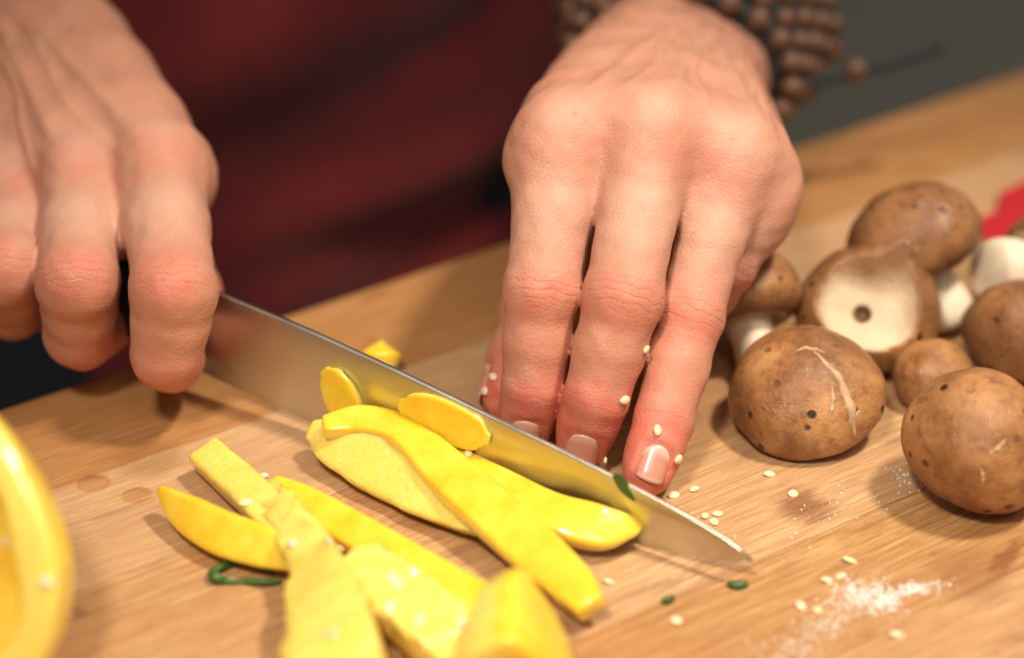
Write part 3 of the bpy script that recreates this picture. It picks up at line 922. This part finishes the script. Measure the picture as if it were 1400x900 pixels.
# ------------------------------------------------------------------ pepper pieces
def strip(name, label, st, nrm, skin_side=1, n=40, group=None, rough=0.35, seed=0, curl=0.0):
    """st: stations (px, py, z_mm of the middle, width, thickness) or (point, width, thickness); nrm: one direction or one per station"""
    P, Wd, Th = [], [], []
    for s in st:
        if len(s) == 5: P.append(G(s[0], s[1], s[2])); Wd.append(s[3]); Th.append(s[4])
        else: P.append(np.asarray(s[0])); Wd.append(s[1]); Th.append(s[2])
    arr = np.hstack([np.array(P), np.array(Wd)[:, None], np.array(Th)[:, None]])
    C = catmull(arr, n)
    NN = nrm if isinstance(nrm, list) else [nrm] * len(st)
    NN = catmull(np.array(NN), n)
    prof = []
    k = 28
    for i in range(k):
        a = 2 * math.pi * i / k
        c, s = math.cos(a), math.sin(a)
        prof.append((math.copysign(abs(c) ** 0.33, c), math.copysign(abs(s) ** 0.36, s)))
    V, F, sk = [], [], []
    ext = [(-1, 0.0), (-1, 0.55), (-1, 0.86)]
    seq = [(0, 0.02, -0.2), (0, 0.72, -0.1), (0, 0.93, 0.0)] + [(i, 1.0, 0) for i in range(n)] + [(n - 1, 0.93, 0.0), (n - 1, 0.72, 0.1), (n - 1, 0.02, 0.2)]
    pos = list(range(len(seq)))
    r = np.random.default_rng(seed + 11)
    ph = r.random(6) * 6.28
    for q, (i, sc, _) in enumerate(seq):
        t = unit(C[min(i + 1, n - 1), :3] - C[max(i - 1, 0), :3])
        N_ = unit(NN[i] - t * (NN[i] @ t)); B = np.cross(t, N_)
        c = C[i, :3].copy()
        if q < 3: c -= t * (0.9, 0.85, 0.45)[q]
        if q >= len(seq) - 3: c += t * (0.45, 0.85, 0.9)[q - len(seq) + 3]
        w, th = C[i, 3] * 0.5 * sc, C[i, 4] * 0.5 * sc
        for (a, b) in prof:
            wob = rough * (math.sin(i * 0.55 + a * 2.2 + ph[0]) + 0.7 * math.sin(i * 0.23 - b * 3 + ph[1]) + 0.5 * math.sin(i * 1.1 + a * 5 + ph[2])) * (1.0 if b * skin_side < 0.3 else 0.35)
            V.append(c + B * a * w + N_ * (b * th + wob * sc * 0.5 - curl * (a * w) ** 2 * skin_side) + B * wob * 0.4 * sc)
            if rough > 0.8 and b * skin_side < 0.3 and 4 < q < len(seq) - 4: V[-1] = V[-1] + N_ * r.normal() * rough * 0.42 + B * r.normal() * rough * 0.25
            sk.append(1.0 if b * skin_side > 0.55 else 0.0)
    for i in range(len(seq) - 1):
        for j in range(k):
            l = (j + 1) % k
            F.append([i * k + j, i * k + l, (i + 1) * k + l, (i + 1) * k + j])
    F.append(list(range(k))); F.append([(len(seq) - 1) * k + j for j in range(k)])
    V = np.array(V)
    org = np.array([V[:, 0].mean(), V[:, 1].mean(), V[:, 2].min()])
    dz = max(0.05 - V[:, 2].min(), 0)
    V[:, 2] += dz
    m = mesh_from(name, V, F, True, dict(skin=sk), org)
    bm = bmesh.new(); bm.from_mesh(m); bmesh.ops.recalc_face_normals(bm, faces=bm.faces); bm.to_mesh(m); bm.free()
    o = link(name, m, None, M_PEP)
    o.location = org * 0.001
    tag(o, label, 'pepper', group)
    return o


CU = unit(TOCAM + UPZ * 0.5)
GP = 'cut pieces of yellow pepper'
strip('pepper_slice', 'long curved yellow pepper slice lying against the knife blade', [(446, 584, 13, 6, 5), (500, 577, 14, 10, 5.5), (555, 596, 14, 11, 6), (610, 645, 12, 13, 6), (680, 706, 10, 14, 6), (745, 764, 9, 12.5, 6), (785, 802, 8, 11, 6), (808, 830, 7, 8, 5.5)],
      [unit(UPZ + TOCAM * 0.3 + RIGHT * 0.3)] * 3 + [unit(TOCAM + UPZ * 0.9 + RIGHT * 0.35)] * 2 + [unit(TOCAM + UPZ * 0.5 - RIGHT * 0.15)] * 3, 1, 64, GP, 0.45, 1, 0.012)
strip('pepper_slice', 'short tapering yellow pepper wedge under the long curved slice', [(430, 590, 8, 6, 5), (462, 604, 8, 14, 6.5), (510, 628, 8, 17, 7), (565, 662, 7, 15, 7), (615, 696, 6, 10, 6), (650, 722, 5, 4, 5)],
      unit(TOCAM + UPZ * 0.35 - RIGHT * 0.25), -1, 44, GP, 0.4, 13, 0.004)
strip('pepper_slice', 'yellow pepper slice wedged between the long curved slice and blade', [(600, 622, 8, 8, 5.5), (680, 662, 9, 9, 5.5), (750, 700, 9, 11, 5.5), (810, 720, 8, 12, 5.5), (850, 722, 7, 8, 5), (874, 718, 6, 2.5, 3.5)],
      [unit(UPZ + TOCAM * 0.5)] * 3 + [unit(TOCAM + UPZ * 0.7 + RIGHT * 0.2)] * 3, 1, 50, GP, 0.35, 2, 0.006)
strip('pepper_slice', 'short pale yellow pepper stick with square end leaning on crescent slice', [(283, 622, 6, 9.5, 7), (320, 655, 7, 10, 7.5), (360, 692, 9, 10, 7.5), (405, 735, 9, 10, 7)], unit(UPZ + TOCAM * 0.9 - RIGHT * 0.1), -1, 40, GP, 0.3, 3)
strip('pepper_slice', 'pointed crescent of yellow pepper with smooth skin facing out', [(224, 672, 8, 3, 3.5), (252, 698, 7, 9, 6), (300, 727, 7, 11.5, 6.5), (350, 745, 7, 11, 6.5), (402, 758, 7, 9, 6.5)],
      [unit(TOCAM + UPZ * 0.1 - RIGHT * 0.5)] * 2 + [unit(TOCAM + UPZ * 0.1)] * 3, 1, 44, GP, 0.15, 4, 0.004)
strip('pepper_slice', 'pale fleshy yellow pepper piece widening into a fan', [(372, 676, 9, 7, 7), (400, 715, 11, 10, 8), (428, 765, 12, 13, 8), (446, 822, 14, 18, 10), (456, 900, 15, 23, 11), (466, 960, 14, 24, 11)], unit(UPZ + TOCAM * 0.8 - RIGHT * 0.65), -1, 50, GP, 0.9, 5)
strip('pepper_slice', 'long thin straight yellow pepper strip with orange yellow skin', [(376, 668, 6, 6, 6), (420, 692, 6, 9, 7), (500, 738, 6, 10, 7), (590, 790, 6, 10.5, 7), (700, 852, 6, 10, 7)], unit(TOCAM + UPZ * 0.9), 1, 50, GP, 0.2, 6)
strip('pepper_slice', 'chunky pale yellow pepper piece with ragged seeded flesh', [(492, 772, 10, 11, 9), (530, 806, 11, 15, 10), (580, 848, 10, 17, 10), (640, 905, 9, 17, 10), (690, 960, 9, 16, 10)], unit(UPZ + TOCAM * 0.7 + RIGHT * 0.35), -1, 50, GP, 1.2, 7)
strip('pepper_slice', 'thick yellow pepper chunk with orange skin beside the ragged piece', [(712, 822, 14, 9, 7), (716, 850, 15, 22, 11), (718, 890, 14, 27, 14), (720, 950, 12, 30, 15)], unit(TOCAM * 0.65 + UPZ * 0.1 + RIGHT * 0.75), 1, 40, GP, 0.4, 8, 0.006)
strip('yellow_bit', 'small thin yellow patch on the blade below the spine', [(on_blade(549, 553, 1.5), 4, 1.6), (on_blade(562, 560, 1.6), 10, 2.0), (on_blade(602, 574, 1.7), 13, 2.4), (on_blade(646, 591, 1.6), 11, 2.0), (on_blade(666, 600, 1.5), 4, 1.6)], kn, 1, 24, GP, 0.3, 9)  # this and the next are thin yellow pads set on the blade
strip('yellow_bit', 'little thin yellow patch on the blade near the hand', [(on_blade(446, 508, 1.6), 4, 1.6), (on_blade(453, 518, 1.7), 9.5, 2.0), (on_blade(466, 541, 1.8), 12, 2.4), (on_blade(476, 572, 1.7), 11, 2.2)], kn, 1, 20, GP, 0.3, 10)
strip('yellow_bit', 'tiny yellow pepper scrap lying behind the knife spine', [(508, 487, 5, 7, 6), (520, 487, 6, 9, 7), (536, 491, 4, 6, 6)], UPZ, 1, 16, GP, 0.3, 12)

# the hollow half pepper
pc = G(-104, 780, 30)
fl = Field(pc - 62, pc + 62, 1.1)
X, Y, Z = fl.grids()
Pt = np.stack([X, Y, Z], -1) - pc
a1 = unit(RIGHT + np.array([0, 0.1, 0])); a3 = unit(TOCAM - RIGHT * 0.12); a2 = unit(np.cross(a3, a1)); a1 = unit(np.cross(a2, a3))
q = np.stack([Pt @ a1, Pt @ a2, Pt @ a3], -1)
ang = np.arctan2(q[..., 1], q[..., 0])
lob = 1 + 0.045 * np.cos(3 * ang + 0.5)
sx, sy, sz = 33.0, 45.0, 34.0
rad = np.sqrt((q[..., 0] / sx) ** 2 + (q[..., 1] / sy) ** 2 + (q[..., 2] / sz) ** 2 + 1e-9) / lob
dd = (rad - 1) * 34
shell = np.maximum(dd, -(dd + 8.8 + 0.8 * np.sin(ang * 5 + 1)))
cut = q[..., 2] - 7 + 0.004 * q[..., 1] ** 2
k = 2.0
hh = np.clip(0.5 - 0.5 * (cut - shell) / k, 0, 1)
shell2 = cut + (shell - cut) * hh + k * hh * (1 - hh)
shell2 = np.maximum(shell2, -Z + 0.1).astype(np.float32)
Vp, Qp = surface_nets(shell2, fl.lo, 1.1, 2)
qq = (Vp - pc); rr_ = np.sqrt(((qq @ a1) / sx) ** 2 + ((qq @ a2) / sy) ** 2 + ((qq @ a3) / sz) ** 2)
org = np.array([pc[0], pc[1], 0])
o = link('pepper_half', mesh_from('pepper_half', Vp, Qp, True, dict(skin=((rr_ > 0.93) | ((rr_ < 0.80))).astype(float) * ((qq @ a3) < 3.5) * 0.45 + 0.15), org), None, M_PEP)
o.location = org * 0.001
tag(o, 'hollow half of a yellow pepper with thick cut rim', 'pepper')

# ------------------------------------------------------------------ mushrooms
def local_axes(ax):
    ax = unit(ax)
    r = np.array([1.0, 0.1, 0.0]) if abs(ax[0]) < 0.8 else np.array([0, 1.0, 0.1])
    x = unit(np.cross(r, ax)); y = np.cross(ax, x)
    return x, y, ax


def mushroom(label, px, py, R, Hh_, ax, stem=(0, 0), zc=None, bite=None, seed=0, low=0.55, dark=0.3, spike=None):
    """(px,py): middle of the cap in the photograph; R radius, Hh_ dome height in mm, ax: direction the dome points to"""
    x, y, z = local_axes(ax)
    f = Field((-R * 1.35,) * 3, (R * 1.35,) * 3, 0.8 if R > 14 else 0.7)
    X, Y, Z = f.grids()
    P = np.stack([X, Y, Z], -1)
    hz = np.where(Z > 0, Hh_, Hh_ * low)
    an = np.arctan2(Y, X)
    lump = 1 + 0.060 * vnoise(P, 0.022, seed) + 0.013 * vnoise(P, 0.075, seed + 5)
    rho = np.sqrt((X / R) ** 2 + (Y / R) ** 2 + (Z / hz) ** 2 + 1e-9) / lump
    D = (rho - 1) * min(R, Hh_)
    # the underside: a shallow bowl with the rim rolled in
    under = np.sqrt((X / (R * 0.66)) ** 2 + (Y / (R * 0.66)) ** 2 + ((Z + Hh_ * low * 1.05) / (Hh_ * 0.5)) ** 2 + 1e-9)
    du = (1 - under) * R * 0.45
    D = -smin(-D, -du, 2.0)
    if spike:
        f.cone(D, *spike, 2.5)
    if bite is not None:
        for (c, r) in bite:
            db = r - np.sqrt(((P - np.array(c)) ** 2).sum(-1)) + 0.9 * vnoise(P, 0.06, seed + 9)
            D = -smin(-D, -db, 0.8)
    V, Q = surface_nets(D.astype(np.float32), f.lo, f.h, 1)
    fle = np.zeros(len(V))
    fle = np.maximum(fle, ((np.sqrt((V[:, 0] / (R * .68)) ** 2 + (V[:, 1] / (R * .68)) ** 2 + ((V[:, 2] + Hh_ * low * 1.05) / (Hh_ * .52)) ** 2) < 1.04) * 0.75))
    if bite is not None:
        lv = 1 + 0.060 * vnoise(V, 0.022, seed) + 0.013 * vnoise(V, 0.075, seed + 5)
        hzv = np.where(V[:, 2] > 0, Hh_, Hh_ * low)
        rv = np.sqrt((V[:, 0] / R) ** 2 + (V[:, 1] / R) ** 2 + (V[:, 2] / hzv) ** 2) / lv
        fle = np.maximum(fle, np.clip((0.965 - rv) / 0.03, 0, 1))
        if spike:
            sa, sb_ = np.array(spike[0]), np.array(spike[1]); tt = np.clip((V - sa) @ (sb_ - sa) / ((sb_ - sa) @ (sb_ - sa)), 0, 1)
            ds = np.linalg.norm(V - sa - tt[:, None] * (sb_ - sa), axis=1) - (spike[2] + (spike[3] - spike[2]) * tt)
            br_ = np.clip((V[:, 2] - 9.0) / 7 + 0.35 * vnoise(V, 0.05, 3), 0, 1)
            hole = np.max([np.clip((r + 0.7 - np.linalg.norm(V - np.array(c), axis=1)) / 0.6, 0, 1) for c, r in bite[1:]], 0)
            br_ = np.maximum(br_, hole)
            fle = np.clip(np.maximum(fle, (ds < 1.2) * (V[:, 2] > 5)) - 0.85 * br_, 0, 1)
    Rm = np.stack([x, y, z], 1)
    Vw = V @ Rm.T
    allz = [Vw[:, 2].min()]
    sv = None
    if stem[0]:
        L, r = stem
        st = catmull([np.array([0, 0, -Hh_ * low * 0.30]), np.array([0.4, 0.3, -Hh_ * low * 0.3 - L * 0.5]), np.array([1.2, 0.2, -Hh_ * low * 0.3 - L])], 12)
        V_, F_ = [], []
        for i, c in enumerate(st):
            rr = r * (1.0 + 0.10 * math.sin(i * 0.5 + seed)) * (0.8 if i == 11 else 1)
            for kk in range(20):
                a = 2 * math.pi * kk / 20
                V_.append(c + np.array([math.cos(a), math.sin(a), 0]) * rr * (1 + 0.05 * math.sin(3 * a + seed)) + np.array([0, 0, 0.5 * math.sin(2 * a + seed)]) * (i > 9))
        for i in range(11):
            for kk in range(20):
                F_.append([i * 20 + kk, (i + 1) * 20 + kk, (i + 1) * 20 + (kk + 1) % 20, i * 20 + (kk + 1) % 20])
        V_.append(st[-1] - [0, 0, 0.6]); t = len(V_) - 1
        for kk in range(20): F_.append([11 * 20 + kk, t, 11 * 20 + (kk + 1) % 20])
        sv = np.array(V_) @ Rm.T
        allz.append(sv[:, 2].min())
    zc_ = -min(allz) if zc is None else zc
    c = G(px, py, zc_)
    org = np.array([c[0], c[1], 0])
    e = empty('mushroom', org)
    tag(e, label, 'mushroom', 'brown mushrooms beside the hand')
    off = c - org
    dk = np.clip(dark + 0.55 * np.clip(-Vw[:, 2] / R, 0, 1) * 0 + 0.30 * vnoise(V, 0.035, seed + 3), 0, 1)
    if spike: dk = np.maximum(dk, hole)
    link('cap', mesh_from('cap', Vw + off, Q, True, dict(flesh=fle, dark=dk)), e, M_CAP)
    if sv is not None:
        m = mesh_from('stem', sv + off, F_, True)
        bm = bmesh.new(); bm.from_mesh(m); bmesh.ops.recalc_face_normals(bm, faces=bm.faces); bm.to_mesh(m); bm.free()
        link('stem', m, e, M_STEM)
    return e, c, Rm, R, Hh_


M1 = mushroom('whole brown mushroom cap with torn skin strips down its side', 1100, 540, 21.2, 14.0, (-0.10, -0.40, 1.0), (0, 0), seed=21, dark=0.12)
M2 = mushroom('large round pitted brown mushroom cap in front of the small one', 1338, 602, 18.8, 20.0, (0.05, -0.55, 1.0), (0, 0), seed=32, low=0.85, dark=0.10)
M3 = mushroom('brown mushroom with a broken cap showing white flesh and a hole', 1190, 432, 20.6, 18.5, (-0.05, -0.35, 1.0), (9, 6.5), seed=43, dark=0.42,
              bite=[((13.5, -4, 31.5), 26.0), ((5.2, -4.2, 8.4), 2.3), ((4.4, -3.6, 6.2), 2.3), ((3.6, -3.0, 4.2), 2.0)], spike=((-7.5, 4, 7), (-5.5, 10.5, 26.5), 8.5, 0.6))
M4 = mushroom('big dark brown mushroom tipped over with its white stem toward the broken one', 1250, 340, 20.6, 19.0, (-0.42, 0.28, 0.78), (22, 7.2), seed=54, dark=0.62)
M5 = mushroom('brown mushroom with pale stem tucked behind the fingers of the hand', 1016, 418, 17.5, 16.5, (-0.22, 0.72, 0.66), (19, 6.8), seed=65, dark=0.42)
M6 = mushroom('plain dark brown mushroom cap behind the large pitted one', 1392, 458, 16.5, 16.5, (0.1, -0.3, 1.0), (0, 0), seed=76, dark=0.50)
M7 = mushroom('smallest light brown mushroom cap squeezed between larger mushrooms', 1276, 518, 11.8, 11.0, (-0.1, -0.35, 1.0), (0, 0), seed=87, dark=0.05)
M8 = mushroom('mushroom lying on red mat with its pale underside and stem turned up', 1424, 366, 17.0, 15.0, (0.85, 0.45, -0.20), (17, 9.5), seed=98, dark=0.2)

bpy.context.view_layer.update()
DG = bpy.context.evaluated_depsgraph_get()


def hit(px, py):
    r = unit(FWD + RIGHT * ((px - 700) / FPX) - UP * ((py - 450) / FPX))
    ok, loc, nor, _, ob, _ = SC.ray_cast(DG, Vector(CAM * 0.001), Vector(r))
    return np.array(loc) * 1000, np.array(nor), ob


def ribbon(name, pts_px, wids, lift, parent, mat):
    """a thin raised shred lying on whatever the photograph's pixel shows there"""
    P, N_ = [], []
    for (a, b) in catmull(np.array(pts_px, float), 22):
        l, n, _ = hit(a, b); P.append(l); N_.append(unit(n))
    P = np.array(P); N_ = np.array(N_)
    ww = np.interp(np.linspace(0, 1, 22), np.linspace(0, 1, len(wids)), wids)
    V, F = [], []
    for i in range(22):
        t = unit(P[min(i + 1, 21)] - P[max(i - 1, 0)]); b = unit(np.cross(t, N_[i]))
        w = ww[i] * (1 + 0.25 * math.sin(i * 1.9)); h = lift * (0.6 + 0.4 * math.sin(i * 0.9 + 1)) * min(1, ww[i])
        for s, hh_ in ((-1, -0.25), (-0.8, h * 0.9), (0.0, h * 1.15), (0.8, h * 0.6), (1, -0.25)):
            V.append(P[i] + b * s * w * 0.5 + N_[i] * hh_)
    for i in range(21):
        for j in range(4): F.append([i * 5 + j, i * 5 + j + 1, (i + 1) * 5 + j + 1, (i + 1) * 5 + j])
    po = np.array(parent.location) * 1000
    m = mesh_from(name, np.array(V), F, True, None, po)
    bm = bmesh.new(); bm.from_mesh(m); bmesh.ops.recalc_face_normals(bm, faces=bm.faces); bm.to_mesh(m); bm.free()
    return link(name, m, parent, mat)


M_TEAR = m_simple('torn_mushroom_skin', (0.38, 0.22, 0.11), (0.58, 0.40, 0.24), 420, 0.5, 0.5, 0.0006)
ribbon('torn_skin', [(1112, 482), (1130, 498), (1148, 520), (1160, 548), (1166, 575), (1168, 597)], (0.5, 1.5, 2.3, 2.9, 2.6, 0.5), 1.0, M1[0], M_TEAR)
ribbon('torn_skin', [(1137, 528), (1139, 545), (1137, 560), (1134, 573)], (0.3, 1.3, 1.2, 0.3), 0.6, M1[0], M_TEAR)
ribbon('torn_skin', [(1088, 480), (1100, 476), (1115, 478), (1128, 482)], (0.3, 1.2, 1.0, 0.2), 0.5, M1[0], M_TEAR)
ribbon('torn_skin', [(1341, 640), (1344, 652), (1343, 664)], (0.3, 1.2, 0.3), 0.5, M2[0], M_TEAR)
ribbon('torn_skin', [(1352, 622), (1366, 612), (1376, 600)], (0.3, 1.6, 0.3), 0.4, M2[0], M_TEAR)

# ------------------------------------------------------------------ red mat
rm = [G(1336, 290), G(1358, 412), G(1560, 360), G(1530, 195)]
cen = sum(rm) / 4
bm = bmesh.new()
vs = [bm.verts.new(Vector((p - cen) * 0.001 + np.array([0, 0, 0.0002]))) for p in rm]
f = bm.faces.new(vs)
if f.normal.z < 0: f.normal_flip()
r = bmesh.ops.extrude_face_region(bm, geom=[f])
for v in [g for g in r['geom'] if isinstance(g, bmesh.types.BMVert)]: v.co.z += 0.0030
ve = [e for e in bm.edges if abs(e.verts[0].co.z - e.verts[1].co.z) > 0.001]
bmesh.ops.bevel(bm, geom=ve, offset=0.010, segments=6, affect='EDGES')
bmesh.ops.recalc_face_normals(bm, faces=bm.faces)
m = bpy.data.meshes.new('mat'); bm.to_mesh(m); bm.free()
o = link('plastic_mat', m, None, M_RED); o.location = cen * 0.001
tag(o, 'flat bright red plastic mat on the worktop behind the mushrooms', 'mat')

# ------------------------------------------------------------------ sesame seeds, herbs, drops, flour
bm = bmesh.new(); bmesh.ops.create_uvsphere(bm, u_segments=14, v_segments=9, radius=1)
for v in bm.verts:
    x_, y_, z_ = v.co
    tp = 1 - 0.33 * max(x_, 0) ** 1.3 + 0.04 * x_
    v.co = Vector((x_ * 1.75, y_ * 1.18 * tp, z_ * 0.62 * tp)) * 0.001
for f in bm.faces: f.smooth = True
seed_m = bpy.data.meshes.new('sesame_seed'); bm.to_mesh(seed_m); bm.free(); seed_m.materials.append(M_SEED)


def seed(px, py, label, group, ang=None, tilt=0.0):
    l, n, ob = hit(px, py)
    if ob is None: return
    n = Vector(n).normalized()
    o = link('sesame_seed', seed_m)
    o.location = Vector(l * 0.001) + n * 0.0004
    a = random.random() * 6.28 if ang is None else ang
    o.rotation_euler = (n.to_track_quat('Z', 'X').to_matrix() @ Matrix.Rotation(a, 3, 'Z')).to_euler()
    s = 0.88 + 0.25 * random.random()
    o.scale = (s * (0.85 + 0.3 * random.random()), s * (0.85 + 0.35 * random.random()), s * (0.8 + 0.5 * random.random()))
    o.rotation_euler.rotate_axis('X', random.gauss(0, 0.25)); o.rotation_euler.rotate_axis('Y', random.gauss(0, 0.18))
    tag(o, label, 'sesame seed', group)


SW = 'sesame seeds on the worktop'
for a, b, g_, lb in [
        (1052, 650, 0.2, 'sesame seed lying in front of the mushroom with torn skin'),
        (1084, 677, 0.1, 'sesame seed lying on the dark stain past the torn skin mushroom'),
        (949, 670, 0.7, 'sesame seed lying beside the tip of the ring finger'),
        (921, 679, 0.2, 'sesame seed touching the tip of the ring finger'),
        (926, 628, 1.4, 'sesame seed on edge at the side of the ring finger'),
        (981, 704, 0.2, 'sesame seed in the tight trio at the blade near its tip'), (964, 707, 1.2, 'sesame seed in the tight trio at the blade near its tip'), (976, 715, 2.0, 'sesame seed in the tight trio at the blade near its tip'),
        (1162, 768, 0.0, 'largest sesame seed of the three above the flour'),
        (1149, 790, .2, 'sesame seed in the pair at the top of the flour'), (1130, 794, .3, 'sesame seed in the pair at the top of the flour'),
        (924, 850, None, 'lone sesame seed beyond the tiny herb flake, away from the flour'),
        (833, 797, None, 'sesame seed beside the end of the long curved pepper slice'),
        (1226, 870, None, 'lone sesame seed on bare wood beside the flour smear'),
        (1095, 830, None, 'sesame seed in the blurred pair beside the flour smear'), (1118, 836, None, 'sesame seed in the blurred pair beside the flour smear'),
        (466, 749, None, 'sesame seed on wood between fan piece and thin pepper strip'), (449, 742, None, 'sesame seed on wood between fan piece and thin pepper strip'),
        (630, 852, None, 'sesame seed on wood between ragged piece and thin pepper strip')]:
    seed(a, b, lb, SW, g_)
SF = 'sesame seeds on the fingers'
for a, b, g_, lb in [(899, 589, 0.1, 'sesame seed stuck above the nail of the ring finger'), (853, 547, 1.4, 'sesame seed stuck low on the side of the middle finger'),
                     (826, 628, 1.2, 'sesame seed at the tip of the middle finger by its nail'), (882, 478, 1.6, 'sesame seed stuck below the knuckle between middle and ring finger'),
                     (675, 516, 1.5, 'upper sesame seed stuck to the tip of the thumb'), (664, 534, 1.2, 'lower sesame seed stuck to the tip of the thumb')]:
    seed(a, b, lb, SF, g_)
SPP = 'sesame seeds on the pepper'
for a, b, lb in [(360, 652, 'sesame seed at the narrow end of the fan pepper piece'), (400, 744, 'sesame seed on the middle of the fan pepper piece'), (455, 868, 'sesame seed on the wide end of the fan pepper piece'),
                 (574, 850, 'sesame seed on the flat face of the ragged pepper piece'), (538, 792, 'sesame seed in the pair on the ragged edge of pepper piece'), (545, 803, 'sesame seed in the pair on the ragged edge of pepper piece'),
                 (64, 795, 'sesame seed on the cut rim of the hollow half pepper'), (10, 742, 'sesame seed inside the hollow half pepper'), (338, 688, 'sesame seed on the square ended pepper stick'), (641, 622, 'sesame seed on the long curved pepper slice')]:
    seed(a, b, lb, SPP)

# herbs
ring = []
for i in range(44):
    a = 0.5 + i / 43 * 5.5
    q = G(340 + 44 * math.cos(a) + 4 * math.sin(3 * a) - i * 0.15, 785 + 14 * math.sin(a) + 3 * math.cos(2 * a), 1.0 + 0.7 * math.sin(2 * a + 1) + 0.3 * math.sin(7 * a))
    ring.append(q)
oc = np.mean(ring, 0) * [1, 1, 0]
o = tube('herb_ring', ring, 1.15, None, M_HERB, oc, rfun=lambda u: (0.35 + 0.75 * math.sin(math.pi * min(max(u, 0.04), 0.96)) ** 0.5) * (1 + 0.25 * math.sin(17 * u) + 0.15 * math.sin(41 * u))); o.location = oc * 0.001
tag(o, 'thin curled green herb ring beside the crescent pepper slice', 'herb')


def flake(pts, w, label):
    P = catmull([G(a, b, 0.9) for a, b in pts], 9)
    V, F = [], []
    for i in range(9):
        t = unit(P[min(i + 1, 8)] - P[max(i - 1, 0)]); b = unit(np.cross(t, UPZ)); ww = w * (0.35 + math.sin(math.pi * (i + 0.8) / 9.6))
        for s, z_ in ((-1, -0.7), (-0.6, 0.5), (0.5, 0.8), (1, -0.7)): V.append(P[i] + b * s * ww + UPZ * z_)
    for i in range(8):
        for j in range(4): F.append([i * 4 + j, i * 4 + (j + 1) % 4, (i + 1) * 4 + (j + 1) % 4, (i + 1) * 4 + j])
    F.append([3, 2, 1, 0]); F.append([32, 33, 34, 35])
    oc = P[4] * [1, 1, 0]
    m = mesh_from('herb_flake', np.array(V), F, True, None, oc)
    bm = bmesh.new(); bm.from_mesh(m); bmesh.ops.recalc_face_normals(bm, faces=bm.faces); bm.to_mesh(m); bm.free()
    o = link('herb_flake', m, None, M_HERB); o.location = oc * 0.001
    tag(o, label, 'herb')
flake([(995, 797), (1008, 799), (1022, 798)], 1.1, 'chopped green herb flake just past the knife tip')
flake([(905, 822), (913, 819), (921, 816)], 0.8, 'tiny green herb flake between pepper slice and knife tip flake')
P = [on_blade(838, 652, 0.75), on_blade(850, 664, 0.75), on_blade(868, 684, 0.7)]
V, F = [], []
for i, p in enumerate(catmull(P, 9)):
    w_ = 2.6 * math.sin(math.pi * (i + 0.8) / 9.6)
    b = bup
    for s, z_ in ((-1, -0.2), (0, 0.35), (1, -0.2)): V.append(p + b * s * w_ + kn * z_)
for i in range(8):
    for j in range(2): F.append([i * 3 + j, i * 3 + j + 1, (i + 1) * 3 + j + 1, (i + 1) * 3 + j])
oc = P[1]
o = link('herb_flake', mesh_from('herb_flake', np.array(V), F, True, None, oc), None, M_HERB); o.location = oc * 0.001
tag(o, 'green herb flake clinging to the steel blade', 'herb')

# water drops
bm = bmesh.new()
rings_ = [[bm.verts.new((q / 12 * math.cos(2 * math.pi * k / 28), q / 12 * math.sin(2 * math.pi * k / 28), 0.17 * (1 - (q / 12) ** 2) ** 1.6)) for k in range(28)] for q in range(1, 13)]
top_ = bm.verts.new((0, 0, 0.17))
for k in range(28):
    bm.faces.new((top_, rings_[0][k], rings_[0][(k + 1) % 28]))
    for q in range(11): bm.faces.new((rings_[q][k], rings_[q + 1][k], rings_[q + 1][(k + 1) % 28], rings_[q][(k + 1) % 28]))
for f in bm.faces: f.smooth = True
drop_m = bpy.data.meshes.new('water_drop'); bm.to_mesh(drop_m); bm.free(); drop_m.materials.append(M_WATER)
def drop(px, py, rx, ry, label, group=None):
    o = link('water_drop', drop_m); p = G(px, py, 0.03)
    o.location = p * 0.001; o.scale = (rx * 0.001, ry * 0.001, min(rx, ry) * 0.001); o.rotation_euler.z = random.random() * 0.5
    tag(o, label, 'water drop', group)
drop(128, 661, 4.6, 4.2, 'flat round water drop close to the half pepper'); drop(187, 677, 4.2, 3.8, 'flat round water drop close to the crescent slice')
# flour: a spilled smear of grains and clumps; last two runs imitate wet glints
V, F = [], []
r = np.random.default_rng(5)
def grain(p, s):
    b = len(V)
    d = r.normal(size=(3, 3)); qm, _ = np.linalg.qr(d)
    for ax_ in range(3):
        for sg in (1, -1): V.append(p + qm[ax_] * sg * s * (0.7 + 0.6 * r.random()))
    for i in (0, 1):
        for j in (2, 3):
            for k in (4, 5): F.append([b + i, b + j, b + k] if (i + j + k) % 2 == 0 else [b + i, b + k, b + j])
for (a0, b0, a1_, b1, n, sp_, smax) in [(1200, 792, 1130, 850, 520, 12, 0.36), (1140, 845, 1060, 905, 560, 14, 0.32), (1150, 815, 1290, 800, 380, 7, 0.42), (1160, 800, 1215, 835, 420, 11, 0.5), (1240, 808, 1262, 803, 130, 4, 0.7), (1205, 828, 1222, 815, 160, 5, 0.7), (1040, 740, 1240, 660, 90, 22, 0.34), (1225, 640, 1240, 662, 60, 6, 0.4)]:
    for i in range(n):
        t = r.random()
        px_, py_ = a0 + (a1_ - a0) * t + r.normal() * sp_ * 1.4, b0 + (b1 - b0) * t + r.normal() * sp_ * 0.75
        s = 0.08 + smax * r.random() ** 3
        grain(G(px_, py_, s * 0.5), s)
Vf = np.array(V); oc = Vf.mean(0) * [1, 1, 0]
m = mesh_from('flour', Vf, F, False, None, oc)
bm = bmesh.new(); bm.from_mesh(m); bmesh.ops.recalc_face_normals(bm, faces=bm.faces); bm.to_mesh(m); bm.free()
o = link('flour', m, None, M_FLOUR); o.location = oc * 0.001
tag(o, 'spilled white flour smear with white grains as wet glints on the worktop', 'flour', kind='stuff')
